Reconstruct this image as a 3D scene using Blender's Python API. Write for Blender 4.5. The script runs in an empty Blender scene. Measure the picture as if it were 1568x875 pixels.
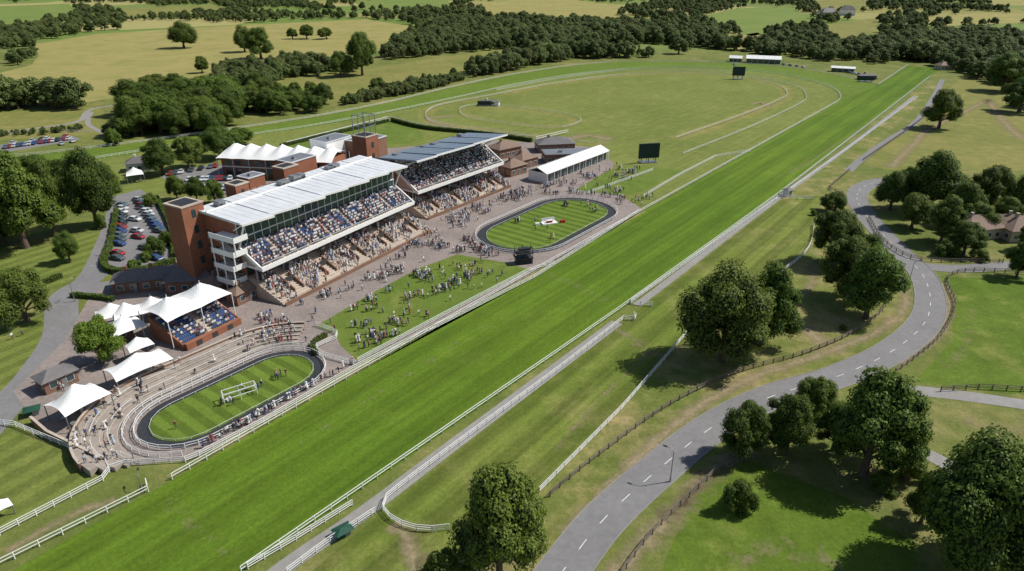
import bpy, math, random
import numpy as np
from mathutils import Vector, Matrix, noise
from mathutils.geometry import tessellate_polygon
random.seed(7)
rng = np.random.default_rng(7)
scene = bpy.context.scene
COL = scene.collection

# ---------------------------------------------------------------- survey
# plan coordinates (metres) recovered from the aerial survey picture
CH, PITCH, FPX = 75.0, math.radians(25.4), 1046.0
SP, CP = math.sin(PITCH), math.cos(PITCH)
def G(x, y, z=0.0):
    u = (x-784)/FPX; v = (y-437.5)/FPX
    t = (CH-z)/(SP+v*CP)
    return (u*t, t*(CP-v*SP))
def GL(l, z=0.0): return [G(a, b, z) for a, b in l]
def depth(y): return CH/(SP+((y-437.5)/FPX)*CP)

# ---------------------------------------------------------------- materials
def newmat(name):
    m = bpy.data.materials.new(name); m.use_nodes = True
    nt = m.node_tree; nt.nodes.clear()
    out = nt.nodes.new('ShaderNodeOutputMaterial')
    return m, nt, out
def lk(nt, a, b): nt.links.new(a, b)
def setin(nt, sock, v):
    if isinstance(v, bpy.types.NodeSocket): nt.links.new(v, sock)
    else: sock.default_value = v
def nmath(nt, op, a, b=0.0, c=None):
    n = nt.nodes.new('ShaderNodeMath'); n.operation = op
    setin(nt, n.inputs[0], a); setin(nt, n.inputs[1], b)
    if c is not None: setin(nt, n.inputs[2], c)
    return n.outputs[0]
def nnoise(nt, vec, scale, detail=4, rough=.55):
    n = nt.nodes.new('ShaderNodeTexNoise')
    n.inputs['Scale'].default_value = scale; n.inputs['Detail'].default_value = detail
    n.inputs['Roughness'].default_value = rough
    if vec is not None: lk(nt, vec, n.inputs['Vector'])
    return n.outputs['Fac']
def nrange(nt, v, a, b, c=0.0, d=1.0):
    n = nt.nodes.new('ShaderNodeMapRange'); n.clamp = True
    setin(nt, n.inputs[0], v)
    for i, k in enumerate((a, b, c, d)): n.inputs[i+1].default_value = k
    return n.outputs[0]
def nmix(nt, f, a, b):
    n = nt.nodes.new('ShaderNodeMix'); n.data_type = 'RGBA'
    setin(nt, n.inputs[0], f)
    for s, v in ((n.inputs[6], a), (n.inputs[7], b)):
        if isinstance(v, tuple): s.default_value = (*v[:3], 1)
        else: lk(nt, v, s)
    return n.outputs[2]
def nval(nt, col, v, sat=1.0):
    n = nt.nodes.new('ShaderNodeHueSaturation')
    if isinstance(col, tuple): n.inputs['Color'].default_value = (*col, 1)
    else: lk(nt, col, n.inputs['Color'])
    setin(nt, n.inputs['Value'], v); n.inputs['Saturation'].default_value = sat
    return n.outputs[0]
def bsdf(nt, out, col, rough=.8, metal=0.0, spec=.3):
    b = nt.nodes.new('ShaderNodeBsdfPrincipled')
    if isinstance(col, tuple): b.inputs['Base Color'].default_value = (*col, 1)
    else: lk(nt, col, b.inputs['Base Color'])
    b.inputs['Roughness'].default_value = rough; b.inputs['Metallic'].default_value = metal
    b.inputs['Specular IOR Level'].default_value = spec
    lk(nt, b.outputs[0], out.inputs[0]); return b
def geopos(nt): return nt.nodes.new('ShaderNodeNewGeometry').outputs['Position']

def rotated(nt, pos, ang, sx=1, sy=1):
    m = nt.nodes.new('ShaderNodeMapping'); m.vector_type = 'TEXTURE'
    m.inputs['Rotation'].default_value = (0, 0, ang)
    m.inputs['Scale'].default_value = (sx, sy, 1)
    lk(nt, pos, m.inputs['Vector']); return m.outputs[0]
TRK = math.radians(90-37.3)      # heading of the home straight (x axis ccw)

def grass(name, c1, c2, dry=(.24, .2, .075), dryt=.6, dryamt=.7, stripe=None, fine=1.4, streak=0.0, big=.02, mott=.16, farm=False, gain=1.22):
    m, nt, out = newmat(name); pos = geopos(nt)
    n1 = nnoise(nt, pos, big, 5); n2 = nnoise(nt, pos, .055, 10, .68); n3 = nnoise(nt, pos, fine, 6, .8)
    n4 = nnoise(nt, pos, .22, 8, .7)
    col = nmix(nt, nrange(nt, n1, .35, .65), c1, c2)
    d = nrange(nt, n2, dryt-.04, dryt+.16, 0, dryamt)
    col = nmix(nt, d, col, dry)
    if farm:   # patchwork of distant fields
        vo = nt.nodes.new('ShaderNodeTexVoronoi'); vo.inputs['Scale'].default_value = 1
        mp = rotated(nt, pos, .4, 260, 170); lk(nt, mp, vo.inputs['Vector'])
        sc = nt.nodes.new('ShaderNodeSeparateColor'); lk(nt, vo.outputs['Color'], sc.inputs[0])
        r = nt.nodes.new('ShaderNodeValToRGB'); r.color_ramp.interpolation = 'CONSTANT'; el = r.color_ramp.elements
        for i, (p, c) in enumerate([(0, (.13, .17, .045)), (.28, (.2, .19, .06)), (.5, (.28, .25, .1)), (.68, (.11, .165, .035)), (.85, (.24, .22, .08))]):
            e = el[i] if i < 2 else el.new(p)
            e.position = p; e.color = (*c, 1)
        lk(nt, sc.outputs[0], r.inputs[0])
        sp = nt.nodes.new('ShaderNodeSeparateXYZ'); lk(nt, pos, sp.inputs[0])
        col = nmix(nt, nrange(nt, sp.outputs[1], 640, 700, 0, .85), col, r.outputs[0])
    v = nrange(nt, n3, .25, .75, .66*gain, 1.34*gain)
    v = nmath(nt, 'MULTIPLY', v, nrange(nt, n4, .3, .7, 1-mott, 1+mott))
    if streak:
        sv = rotated(nt, pos, TRK, 30, 1.0)
        s = nnoise(nt, sv, .8, 5, .6)
        v = nmath(nt, 'MULTIPLY', v, nrange(nt, s, .3, .7, 1-streak, 1+streak))
    if stripe:
        ang, w, amt = stripe
        r = rotated(nt, pos, ang)
        sep = nt.nodes.new('ShaderNodeSeparateXYZ'); lk(nt, r, sep.inputs[0])
        wob = nmath(nt, 'MULTIPLY_ADD', nnoise(nt, pos, .15, 3), .5, sep.outputs[1])
        s = nmath(nt, 'SINE', nmath(nt, 'MULTIPLY', wob, math.pi/w))
        s = nrange(nt, s, -.35, .35, 1-amt, 1+amt)
        v = nmath(nt, 'MULTIPLY', v, s)
    col = nval(nt, col, v)
    b = bsdf(nt, out, col, .9, 0, .12)
    bm = nt.nodes.new('ShaderNodeBump'); bm.inputs['Strength'].default_value = .55; bm.inputs['Distance'].default_value = .3
    lk(nt, n3, bm.inputs['Height']); lk(nt, bm.outputs[0], b.inputs['Normal'])
    return m
def plain(name, c, rough=.7, var=.15, scale=.5, metal=0, spec=.3, obj=False):
    m, nt, out = newmat(name)
    if obj:
        pos = nt.nodes.new('ShaderNodeTexCoord').outputs['Object']
    else: pos = geopos(nt)
    n = nnoise(nt, pos, scale, 7, .7)
    n2 = nnoise(nt, pos, scale*.12, 4, .6)
    v = nmath(nt, 'MULTIPLY', nrange(nt, n, .3, .7, 1-var, 1+var), nrange(nt, n2, .3, .7, 1-var*.7, 1+var*.7))
    bsdf(nt, out, nval(nt, c, v), rough, metal, spec)
    return m
def randcol(name, cols, rough=.7, spec=.3):
    m, nt, out = newmat(name)
    oi = nt.nodes.new('ShaderNodeObjectInfo')
    r = nt.nodes.new('ShaderNodeValToRGB'); r.color_ramp.interpolation = 'CONSTANT'
    el = r.color_ramp.elements
    for i, c in enumerate(cols):
        e = el[i] if i < 2 else el.new(i/len(cols))
        e.position = i/len(cols); e.color = (*c, 1)
    h = nmath(nt, 'FRACT', nmath(nt, 'MULTIPLY', oi.outputs['Random'], 7.31+len(cols)))
    lk(nt, h, r.inputs[0]); bsdf(nt, out, r.outputs[0], rough, 0, spec)
    return m

M = {}
M['meadow'] = grass('meadow_grass', (.09, .118, .026), (.13, .142, .036), dry=(.22, .185, .08), dryt=.53, dryamt=.7, farm=True)
M['track'] = grass('racing_turf', (.062, .112, .009), (.085, .136, .012), dry=(.13, .155, .028), dryt=.6, dryamt=.4, streak=.2, stripe=(TRK, 4.7, .085), big=.012, mott=.1)
M['bend'] = grass('bend_turf', (.082, .13, .016), (.102, .147, .022), dryt=.62, dryamt=.3, streak=.1)
M['infield'] = grass('infield_grass', (.112, .138, .03), (.142, .162, .04), dryt=.56, dryamt=.35, streak=.15)
M['strip'] = grass('mown_strip', (.08, .115, .016), (.115, .137, .028), dry=(.2, .17, .07), dryt=.53, dryamt=.55, stripe=(TRK, 3.2, .16), streak=.18)
M['verge'] = grass('verge_grass', (.085, .118, .022), (.125, .142, .034), dry=(.27, .205, .1), dryt=.48, dryamt=.75, mott=.22)
M['lush'] = grass('lush_grass', (.07, .115, .012), (.1, .142, .02), dryt=.58, dryamt=.5, mott=.24)
M['lawn'] = grass('enclosure_lawn', (.085, .13, .02), (.11, .147, .028), dryt=.58, dryamt=.45, fine=2.5)
M['ringlawn'] = grass('parade_ring_lawn', (.08, .125, .016), (.092, .137, .02), dryt=.72, dryamt=.2, stripe=(math.radians(142), 1.7, .19), fine=2.5)
M['striped'] = grass('striped_lawn', (.1, .13, .026), (.125, .145, .034), dryt=.58, dryamt=.45, stripe=(math.radians(60), 2.2, .14))
M['tan'] = grass('stubble_field', (.24, .22, .07), (.28, .24, .09), dry=(.15, .17, .045), dryt=.53, dryamt=.75, mott=.12, gain=1.1)
M['olive'] = grass('pasture_field', (.14, .155, .038), (.185, .178, .052), dryt=.5, dryamt=.5, gain=1.12)
M['brightf'] = grass('green_field', (.11, .16, .035), (.14, .175, .045), dryt=.6, dryamt=.3)
M['asph'] = plain('asphalt', (.19, .185, .183), .85, .14, .9)
M['asphl'] = plain('pale_asphalt', (.25, .24, .225), .85, .14, .6)
M['pave'] = plain('block_paving', (.24, .2, .18), .85, .22, 1.1)
M['conc'] = plain('terrace_concrete', (.45, .38, .31), .85, .15, .8)
M['concrt'] = plain('amphitheatre_concrete', (.31, .265, .225), .85, .2, .8)
M['nose'] = plain('step_nosing', (.46, .42, .36), .85, .1, .8)
M['rubber'] = plain('rubber_walkway', (.03, .034, .04), .9, .2, 1.2)
M['white'] = plain('white_paint', (.76, .76, .74), .5, .05, .6)
M['line'] = plain('road_marking_white', (.62, .62, .6), .7, .15, 2)
M['canvas'] = plain('white_canvas', (.76, .76, .74), .6, .05, .3)
M['roofw'] = plain('white_roof_membrane', (.58, .6, .62), .5, .09, .35)
M['roofg'] = plain('grey_metal_roof', (.2, .25, .31), .4, .1, .4, .2)
M['brick'] = plain('red_brick', (.27, .11, .062), .85, .18, 1.5)
M['brickd'] = plain('brown_brick', (.21, .12, .08), .85, .18, 1.5)
M['tile'] = plain('brown_roof_tile', (.21, .145, .11), .8, .2, 1.5)
M['slate'] = plain('slate_roof', (.15, .14, .14), .7, .16, 1.5)
M['glass'] = plain('dark_glass', (.035, .065, .07), .08, .35, .3, 0, .8)
M['dark'] = plain('dark_metal', (.03, .032, .035), .6, .1, 1)
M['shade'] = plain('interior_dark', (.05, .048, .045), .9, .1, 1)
M['steel'] = plain('galvanised_steel', (.3, .31, .32), .45, .1, 1, .6)
M['seat'] = plain('blue_seat', (.03, .085, .24), .5, .15, 2)
M['seatg'] = plain('grey_seat', (.18, .2, .24), .5, .15, 2)
M['wood'] = plain('weathered_timber', (.17, .14, .11), .9, .2, 2)
M['green'] = plain('green_paint', (.015, .07, .045), .6, .1, 1)
M['screen'] = plain('screen_face', (.02, .04, .045), .3, .2, .4)
M['red'] = plain('red_cloth', (.4, .03, .02), .7, .1, 1)
M['bark'] = plain('bark', (.11, .08, .06), .95, .25, 2, obj=True)
M['tyre'] = plain('tyre', (.02, .02, .02), .9, .1, 1)
M['paint'] = randcol('car_paint', [(.5, .5, .5), (.02, .02, .025), (.35, .36, .38), (.03, .06, .2), (.6, .6, .6), (.3, .02, .02), (.08, .09, .1), (.12, .14, .17), (.65, .65, .65)], .3, .6)
M['skin'] = randcol('skin', [(.5, .3, .21), (.4, .24, .16), (.55, .34, .25), (.2, .11, .07)])
M['hair'] = randcol('hair', [(.05, .03, .02), (.12, .07, .03), (.25, .2, .14), (.02, .015, .012), (.3, .2, .08)])
M['shirt'] = randcol('top_clothing', [(.7, .7, .68), (.04, .06, .12), (.6, .62, .66), (.03, .03, .035), (.12, .18, .32), (.7, .66, .58), (.34, .1, .09), (.05, .07, .14), (.4, .47, .55), (.75, .75, .75), (.55, .38, .36), (.02, .02, .03), (.72, .7, .66), (.12, .12, .14)])
M['trou'] = randcol('trousers', [(.03, .035, .06), (.25, .2, .13), (.02, .02, .02), (.06, .08, .15), (.12, .12, .13)])

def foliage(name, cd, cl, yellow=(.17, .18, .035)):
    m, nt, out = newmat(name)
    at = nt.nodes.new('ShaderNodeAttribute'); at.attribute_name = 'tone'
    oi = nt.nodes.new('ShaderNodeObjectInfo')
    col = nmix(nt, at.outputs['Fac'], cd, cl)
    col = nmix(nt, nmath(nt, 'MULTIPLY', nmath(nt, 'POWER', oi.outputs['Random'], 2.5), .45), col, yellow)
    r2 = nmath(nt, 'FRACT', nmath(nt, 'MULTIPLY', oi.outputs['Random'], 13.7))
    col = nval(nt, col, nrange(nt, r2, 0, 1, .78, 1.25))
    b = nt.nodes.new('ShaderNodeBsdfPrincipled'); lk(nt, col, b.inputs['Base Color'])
    b.inputs['Roughness'].default_value = .6; b.inputs['Specular IOR Level'].default_value = .25
    t = nt.nodes.new('ShaderNodeBsdfTranslucent'); lk(nt, col, t.inputs['Color'])
    mx = nt.nodes.new('ShaderNodeMixShader'); mx.inputs[0].default_value = .25
    lk(nt, b.outputs[0], mx.inputs[1]); lk(nt, t.outputs[0], mx.inputs[2]); lk(nt, mx.outputs[0], out.inputs[0])
    return m
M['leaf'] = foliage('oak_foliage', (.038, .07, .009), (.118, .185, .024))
M['leaff'] = foliage('woodland_foliage', (.05, .082, .022), (.14, .185, .048), (.18, .18, .06))  # distance haze put into the leaf colour: paler and less green
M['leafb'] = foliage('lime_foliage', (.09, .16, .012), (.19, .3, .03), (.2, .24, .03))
M['core'] = plain('inner_foliage', (.02, .034, .008), .95, .3, 1, obj=True)  # dark solid core added inside leaves to block light, shade in its colour

def wornmat():
    m, nt, out = newmat('worn_earth'); pos = geopos(nt)
    at = nt.nodes.new('ShaderNodeAttribute'); at.attribute_name = 'fade'
    n = nnoise(nt, pos, .35, 8, .7)
    a = nmath(nt, 'ADD', at.outputs['Fac'], nmath(nt, 'MULTIPLY_ADD', n, 1.8, -1.25))
    a = nrange(nt, a, 0, .7, 0, .8)
    col = nval(nt, (.32, .26, .16), nrange(nt, nnoise(nt, pos, 1.5, 5, .7), .3, .7, .75, 1.25))
    b = nt.nodes.new('ShaderNodeBsdfDiffuse'); lk(nt, col, b.inputs[0])
    t = nt.nodes.new('ShaderNodeBsdfTransparent')
    mx = nt.nodes.new('ShaderNodeMixShader'); lk(nt, a, mx.inputs[0])
    lk(nt, t.outputs[0], mx.inputs[1]); lk(nt, b.outputs[0], mx.inputs[2]); lk(nt, mx.outputs[0], out.inputs[0])
    return m
M['worn'] = wornmat()

# ---------------------------------------------------------------- mesh builder
class MB:
    def __init__(s): s.v = []; s.f = []; s.m = []
    def add(s, vs, fs, mi=0):
        o = len(s.v); s.v += [tuple(p) for p in vs]
        for f in fs: s.f.append([o+i for i in f]); s.m.append(mi)
    def box(s, x0, y0, z0, x1, y1, z1, mi=0):
        s.add([(x0,y0,z0),(x1,y0,z0),(x1,y1,z0),(x0,y1,z0),(x0,y0,z1),(x1,y0,z1),(x1,y1,z1),(x0,y1,z1)],
              [(0,3,2,1),(4,5,6,7),(0,1,5,4),(1,2,6,5),(2,3,7,6),(3,0,4,7)], mi)
    def hexa(s, vs, mi=0):
        s.add(vs, [(0,3,2,1),(4,5,6,7),(0,1,5,4),(1,2,6,5),(2,3,7,6),(3,0,4,7)], mi)
    def beam(s, p, q, w, h, mi=0):
        p = Vector(p); q = Vector(q); d = q-p
        if d.length < 1e-6: return
        d.normalize(); up = Vector((0,0,1)) if abs(d.z) < .95 else Vector((1,0,0))
        r = d.cross(up).normalized(); u = r.cross(d).normalized()
        r *= w/2; u *= h/2
        s.hexa([p-r-u, p+r-u, q+r-u, q-r-u, p-r+u, p+r+u, q+r+u, q-r+u], mi)
    def prism(s, prof, x0, x1, mi=0):
        n = len(prof)
        vs = [(x0, y, z) for y, z in prof]+[(x1, y, z) for y, z in prof]
        fs = [(i, (i+1) % n, n+(i+1) % n, n+i) for i in range(n)]
        s.add(vs, fs, mi)
        tris = tessellate_polygon([[Vector((y, z, 0)) for y, z in prof]])
        s.add(vs, [tuple(t) for t in tris]+[tuple(n+i for i in t) for t in tris], mi)
    def cyl(s, p, q, r0, r1, n=8, mi=0):
        p = Vector(p); q = Vector(q); d = (q-p).normalized()
        up = Vector((0,0,1)) if abs(d.z) < .95 else Vector((1,0,0))
        a = d.cross(up).normalized(); b = d.cross(a)
        vs = []
        for c, r in ((p, r0), (q, r1)):
            for i in range(n):
                t = 2*math.pi*i/n; vs.append(c+a*math.cos(t)*r+b*math.sin(t)*r)
        s.add(vs, [(i, (i+1) % n, n+(i+1) % n, n+i) for i in range(n)]+[tuple(range(n))[::-1], tuple(range(n, 2*n))], mi)
    def mesh(s, name, mats):
        me = bpy.data.meshes.new(name); me.from_pydata(s.v, [], s.f)
        for m in mats: me.materials.append(M[m])
        me.polygons.foreach_set('material_index', s.m); me.update(); return me
    def obj(s, name, mats, parent=None, loc=None, rz=0, coll=None):
        o = bpy.data.objects.new(name, s.mesh(name, mats))
        (coll or COL).objects.link(o)
        if parent: o.parent = parent
        if loc: o.location = loc
        o.rotation_euler[2] = rz
        return o
def empty(name, loc, rz=0):
    e = bpy.data.objects.new(name, None); COL.objects.link(e); e.location = loc; e.rotation_euler[2] = rz
    e.empty_display_size = 1; return e
def place(me, name, x, y, z=0, rz=0, sc=1, coll=None):
    o = bpy.data.objects.new(name, me); (coll or COL).objects.link(o)
    o.location = (x, y, z); o.rotation_euler[2] = rz
    o.scale = sc if isinstance(sc, tuple) else (sc, sc, sc); return o

# ---------------------------------------------------------------- curves
def cr(pts, n=8, closed=False):
    out = []; N = len(pts)
    rngi = range(N) if closed else range(N-1)
    for i in rngi:
        if closed: p0, p1, p2, p3 = pts[i-1], pts[i], pts[(i+1) % N], pts[(i+2) % N]
        else: p0, p1, p2, p3 = pts[max(i-1, 0)], pts[i], pts[i+1], pts[min(i+2, N-1)]
        for k in range(n):
            t = k/n; t2 = t*t; t3 = t2*t
            out.append(tuple(.5*(2*p1[j]+(p2[j]-p0[j])*t+(2*p0[j]-5*p1[j]+4*p2[j]-p3[j])*t2+(3*p1[j]-p0[j]-3*p2[j]+p3[j])*t3) for j in (0, 1)))
    if not closed: out.append(tuple(pts[-1][:2]))
    return out
def resample(pts, step):
    out = [pts[0]]; acc = 0
    for a, b in zip(pts[:-1], pts[1:]):
        L = math.dist(a, b)
        if L < 1e-9: continue
        d = step-acc
        while d <= L:
            t = d/L; out.append((a[0]+(b[0]-a[0])*t, a[1]+(b[1]-a[1])*t)); d += step
        acc = L-(d-step)
    if math.dist(out[-1], pts[-1]) > .3: out.append(pts[-1])
    return out
def region(name, pts, z, mat):
    tr = tessellate_polygon([[Vector((a, b, 0)) for a, b in pts]])
    me = bpy.data.meshes.new(name); me.from_pydata([(a, b, z) for a, b in pts], [], [tuple(t) for t in tr])
    me.materials.append(M[mat]); me.update()
    for p in me.polygons:
        if p.normal.z < 0: p.flip()
    o = bpy.data.objects.new(name, me); COL.objects.link(o); return o
def offset_pts(pts, d):
    out = []
    for i, p in enumerate(pts):
        a = pts[max(i-1, 0)]; b = pts[min(i+1, len(pts)-1)]
        t = Vector((b[0]-a[0], b[1]-a[1])); t.normalize()
        out.append((p[0]-t.y*d, p[1]+t.x*d))
    return out
def ribbon(name, pts, w, z, mat):
    a = offset_pts(pts, w/2); b = offset_pts(pts, -w/2); n = len(pts)
    me = bpy.data.meshes.new(name)
    me.from_pydata([(p[0], p[1], z) for p in a]+[(p[0], p[1], z) for p in b], [], [(i, n+i, n+i+1, i+1) for i in range(n-1)])
    me.materials.append(M[mat]); me.update()
    o = bpy.data.objects.new(name, me); COL.objects.link(o); return o
def worn(name, pxpts, w, z=.035, f=1.0):
    pts = cr(GL(pxpts), 6); n = len(pts); a = offset_pts(pts, w/2); b = offset_pts(pts, -w/2)
    me = bpy.data.meshes.new(name)
    me.from_pydata([(p[0], p[1], z) for p in a+pts+b], [], [(k*n+i, (k+1)*n+i, (k+1)*n+i+1, k*n+i+1) for k in (0, 1) for i in range(n-1)])
    at = me.attributes.new('fade', 'FLOAT', 'POINT')
    at.data.foreach_set('value', [0.0]*n+[0.0 if i in (0, n-1) else f for i in range(n)]+[0.0]*n)
    me.materials.append(M['worn']); me.update()
    o = bpy.data.objects.new(name, me); COL.objects.link(o); return o
def rail(name, pts, h=1.25, post=3.0, rails=(1.25, .7), w=.12, mat='white', pw=.12, z=0):
    rs = resample(pts, post); b = MB()
    for p in rs: b.box(p[0]-pw/2, p[1]-pw/2, z, p[0]+pw/2, p[1]+pw/2, z+h-.02)
    for r in rails:
        for p, q in zip(rs[:-1], rs[1:]): b.beam((p[0], p[1], z+r), (q[0], q[1], z+r), w*.6, w)
    return b.obj(name, [mat])
def wall(name, pts, h, th, mat='brickd', cap='conc'):
    b = MB()
    for p, q in zip(pts[:-1], pts[1:]):
        b.beam((*p, h/2), (*q, h/2), th, h, 0); b.beam((*p, h+.05), (*q, h+.05), th+.12, .1, 1)
    return b.obj(name, [mat, cap])

def stadium(c, ang, hl, hw, off=0, n=14):
    r = hw+off; s = hl-hw; pts = []
    for i in range(n+1):
        t = -math.pi/2+math.pi*i/n; pts.append((s+r*math.cos(t), r*math.sin(t)))
    for i in range(n+1):
        t = math.pi/2+math.pi*i/n; pts.append((-s+r*math.cos(t), r*math.sin(t)))
    ca, sa = math.cos(ang), math.sin(ang)
    return [(c[0]+x*ca-y*sa, c[1]+x*sa+y*ca) for x, y in pts]

# ---------------------------------------------------------------- ground
b = MB(); S = 9000
b.add([(-S, -600, 0), (S, -600, 0), (S, 14000, 0), (-S, 14000, 0)], [(0, 1, 2, 3)])
b.obj('ground', ['meadow'])

fields = []
def field(name, px, mat, z=.008):
    p = GL(px); fields.append(p); region(name, p, z, mat)
field('stubble_field', [(0, 112), (48, 100), (60, 85), (52, 68), (150, 52), (380, 38), (430, 36), (560, 30), (640, 42), (590, 76), (440, 95), (330, 110), (220, 140), (120, 160), (0, 150)], 'tan')
field('pasture_field', [(405, 150), (420, 122), (560, 106), (700, 84), (800, 73), (850, 82), (720, 106), (640, 134), (520, 158)], 'olive')
field('green_field', [(-60, 12), (105, 6), (125, 22), (60, 40), (-60, 50)], 'brightf')
field('stubble_field', [(730, 6), (800, -2), (880, 0), (965, 10), (940, 30), (880, 34), (750, 30)], 'tan')
field('green_field', [(1070, 26), (1130, 13), (1215, 11), (1245, 36), (1150, 56)], 'brightf')
field('pasture_field', [(1255, 38), (1340, 28), (1356, 68), (1275, 74)], 'olive')
field('green_field', [(1440, 42), (1640, 34), (1650, 60), (1450, 62)], 'brightf')
field('stubble_field', [(1410, 27), (1500, 20), (1640, 22), (1620, 33), (1440, 40)], 'tan')
field('pasture_field', [(1240, 2), (1320, -2), (1335, 16), (1260, 18)], 'olive')
field('stubble_field', [(1500, -3), (1640, -4), (1640, 8), (1520, 9)], 'tan')
field('green_field', [(540, 2), (680, -3), (700, 12), (560, 16)], 'brightf')
field('pasture_field', [(180, 14), (330, 8), (360, 22), (200, 30)], 'olive')
field('stubble_field', [(1095, 60), (1160, 50), (1190, 66), (1130, 78)], 'tan')
field('pasture_field', [(1320, 252), (1392, 196), (1440, 150), (1470, 120), (1640, 150), (1640, 262), (1560, 262), (1400, 268)], 'olive')
field('lush_meadow', [(1450, 425), (1700, 425), (1700, 610), (1568, 605), (1400, 585), (1460, 520)], 'lush')
field('lush_meadow', [(1130, 700), (1290, 760), (1400, 830), (1420, 1000), (1000, 1000), (1010, 880), (1060, 760)], 'lush')
field('left_pasture', [(0, 172), (150, 165), (185, 190), (160, 205), (0, 215)], 'olive')

# track outlines
inner_px = [(1283, 157), (1287, 149), (1278, 138), (1250, 127), (1190, 114), (1100, 106), (1000, 105), (900, 113), (800, 129), (700, 151), (600, 172), (480, 194), (380, 209), (200, 236), (0, 268), (-200, 300)]
outer_px = [(1345, 131), (1320, 124), (1230, 107), (1130, 98), (1000, 95), (900, 99), (800, 113), (700, 133), (600, 157), (500, 177), (400, 193), (260, 213), (100, 233), (0, 243), (-200, 262)]
inner = cr(GL(inner_px), 8); outer = cr(GL(outer_px), 8)
L0 = GL([(-300, 1056), (264, 735), (820, 416), (1283, 157)]); R0 = GL([(-60, 1200), (370, 878), (945, 479), (1190, 301), (1425, 118), (1440, 106)])
chute = GL([(1345, 131), (1390, 101)])
infield = L0[2:]+inner+GL([(0, 330), (230, 300), (420, 240), (600, 230), (800, 300)])
region('infield', infield, .012, 'infield')
region('racetrack_bend', [L0[3]]+inner[1:]+outer[::-1]+[], .02, 'bend')
region('racetrack_straight', L0+[outer[0], chute[1]]+R0[::-1], .024, 'track')
in2 = cr(GL([(1035, 213), (1130, 180), (1190, 156), (1205, 145), (1190, 131), (1130, 118), (1050, 112), (950, 116), (850, 129), (760, 146), (680, 161), (656, 171), (653, 181), (672, 190), (760, 202), (850, 214), (930, 222)]), 8)
in3 = cr(GL([(1045, 238), (1150, 196), (1222, 162), (1234, 149), (1218, 133), (1150, 118), (1060, 108), (950, 110), (850, 123), (760, 140)]), 8)
ribbon('inner_course_lane', in2, 9, .016, 'olive')
pad = cr(GL([(705, 168), (714, 180), (770, 190), (840, 197), (875, 194), (890, 185), (870, 177), (790, 166), (735, 162)]), 8, True)
region('infield_paddock', pad, .02, 'olive')
region('infield_paddock_lawn', cr(GL([(722, 170), (730, 179), (780, 186), (840, 192), (866, 190), (870, 184), (850, 178), (790, 169), (745, 166)]), 8, True), .024, 'infield')
region('mown_strip', GL([(330, 1000), (600, 772), (958, 490), (1197, 306), (1255, 300), (1250, 360), (1180, 428), (1050, 512), (826, 755), (700, 900), (640, 1000)]), .016, 'strip')
region('mown_strip', GL([(1197, 306), (1425, 125), (1436, 130), (1300, 260), (1255, 300)]), .016, 'verge')
region('verge', GL([(1258, 300), (1310, 268), (1330, 330), (1385, 400), (1400, 470), (1340, 535), (1180, 590), (1070, 640), (930, 770), (840, 900), (700, 900), (826, 755), (1050, 512), (1180, 428), (1250, 360)]), .014, 'verge')
region('rear_lawn', GL([(430, 226), (590, 186), (640, 196), (650, 212), (560, 238), (470, 236)]), .03, 'lawn')
region('west_lawn', GL([(-60, 400), (40, 380), (170, 352), (135, 425), (90, 440), (-60, 440)]), .03, 'striped')
region('west_lawn', GL([(-60, 520), (0, 495), (85, 485), (75, 540), (20, 592), (-60, 620)]), .03, 'striped')
region('near_lawn', GL([(-100, 700), (20, 662), (162, 718), (150, 735), (0, 812), (-100, 860)]), .03, 'striped')

# ---------------------------------------------------------------- roads
def road(name, px, w, z=.04, mat='asph', dash=True, edge=True):
    c = cr(GL(px), 10); c = resample(c, 2.0)
    ribbon(name, c, w, z, mat)
    if dash:
        bb = MB(); i = 0
        while i+2 < len(c):
            a, q = c[i], c[i+1]
            t = Vector((q[0]-a[0], q[1]-a[1])).normalized()
            p2 = (a[0]+t.x*2.2, a[1]+t.y*2.2); nx, ny = -t.y*.065, t.x*.065
            bb.add([(a[0]+nx, a[1]+ny, z+.006), (a[0]-nx, a[1]-ny, z+.006), (p2[0]-nx, p2[1]-ny, z+.006), (p2[0]+nx, p2[1]+ny, z+.006)], [(0, 1, 2, 3)])
            i += 3
        bb.obj('road_markings', ['line'])
    if edge:
        for sgn in (1, -1):
            e = offset_pts(c, sgn*(w/2+.09)); k = MB()
            for p, q in zip(e[:-1], e[1:]): k.beam((p[0], p[1], .06), (q[0], q[1], .06), .16, .12)
            k.obj('road_kerb', ['asphl'])
    return c
main_road = road('country_road', [(780, 990), (862, 875), (925, 795), (1005, 722), (1090, 655), (1180, 608), (1290, 574), (1375, 532), (1422, 482), (1415, 425), (1370, 378), (1328, 332), (1312, 300), (1335, 281), (1400, 273)], 6.6)
road('side_road', [(1412, 408), (1470, 412), (1545, 407), (1650, 400)], 5, .044, 'asph', False, False)
road('farm_track', [(1390, 597), (1470, 606), (1568, 620), (1680, 640)], 3.6, .04, 'asphl', False, False)
road('farm_track', [(1340, 682), (1385, 685), (1425, 698), (1480, 730)], 3.2, .04, 'asphl', False, False)
road('lane', [(1443, 122), (1432, 145), (1405, 185), (1360, 215), (1318, 245), (1300, 262)], 3.2, .036, 'asph', False, False)
road('racecourse_service_path', [(330, 960), (430, 873), (560, 783), (700, 677), (945, 494)], 2.8, .034, 'asphl', False, False)
road('racecourse_service_path', [(975, 468), (1190, 305), (1300, 225), (1400, 148)], 2.0, .034, 'asphl', False, False)
road('access_road', [(-60, 700), (10, 620), (55, 570), (92, 510), (98, 455), (140, 425), (165, 375), (180, 330), (180, 300)], 7, .036, 'asph', False, False)
road('access_road', [(98, 455), (150, 440), (220, 430), (270, 420)], 6, .038, 'asph', False, False)
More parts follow.
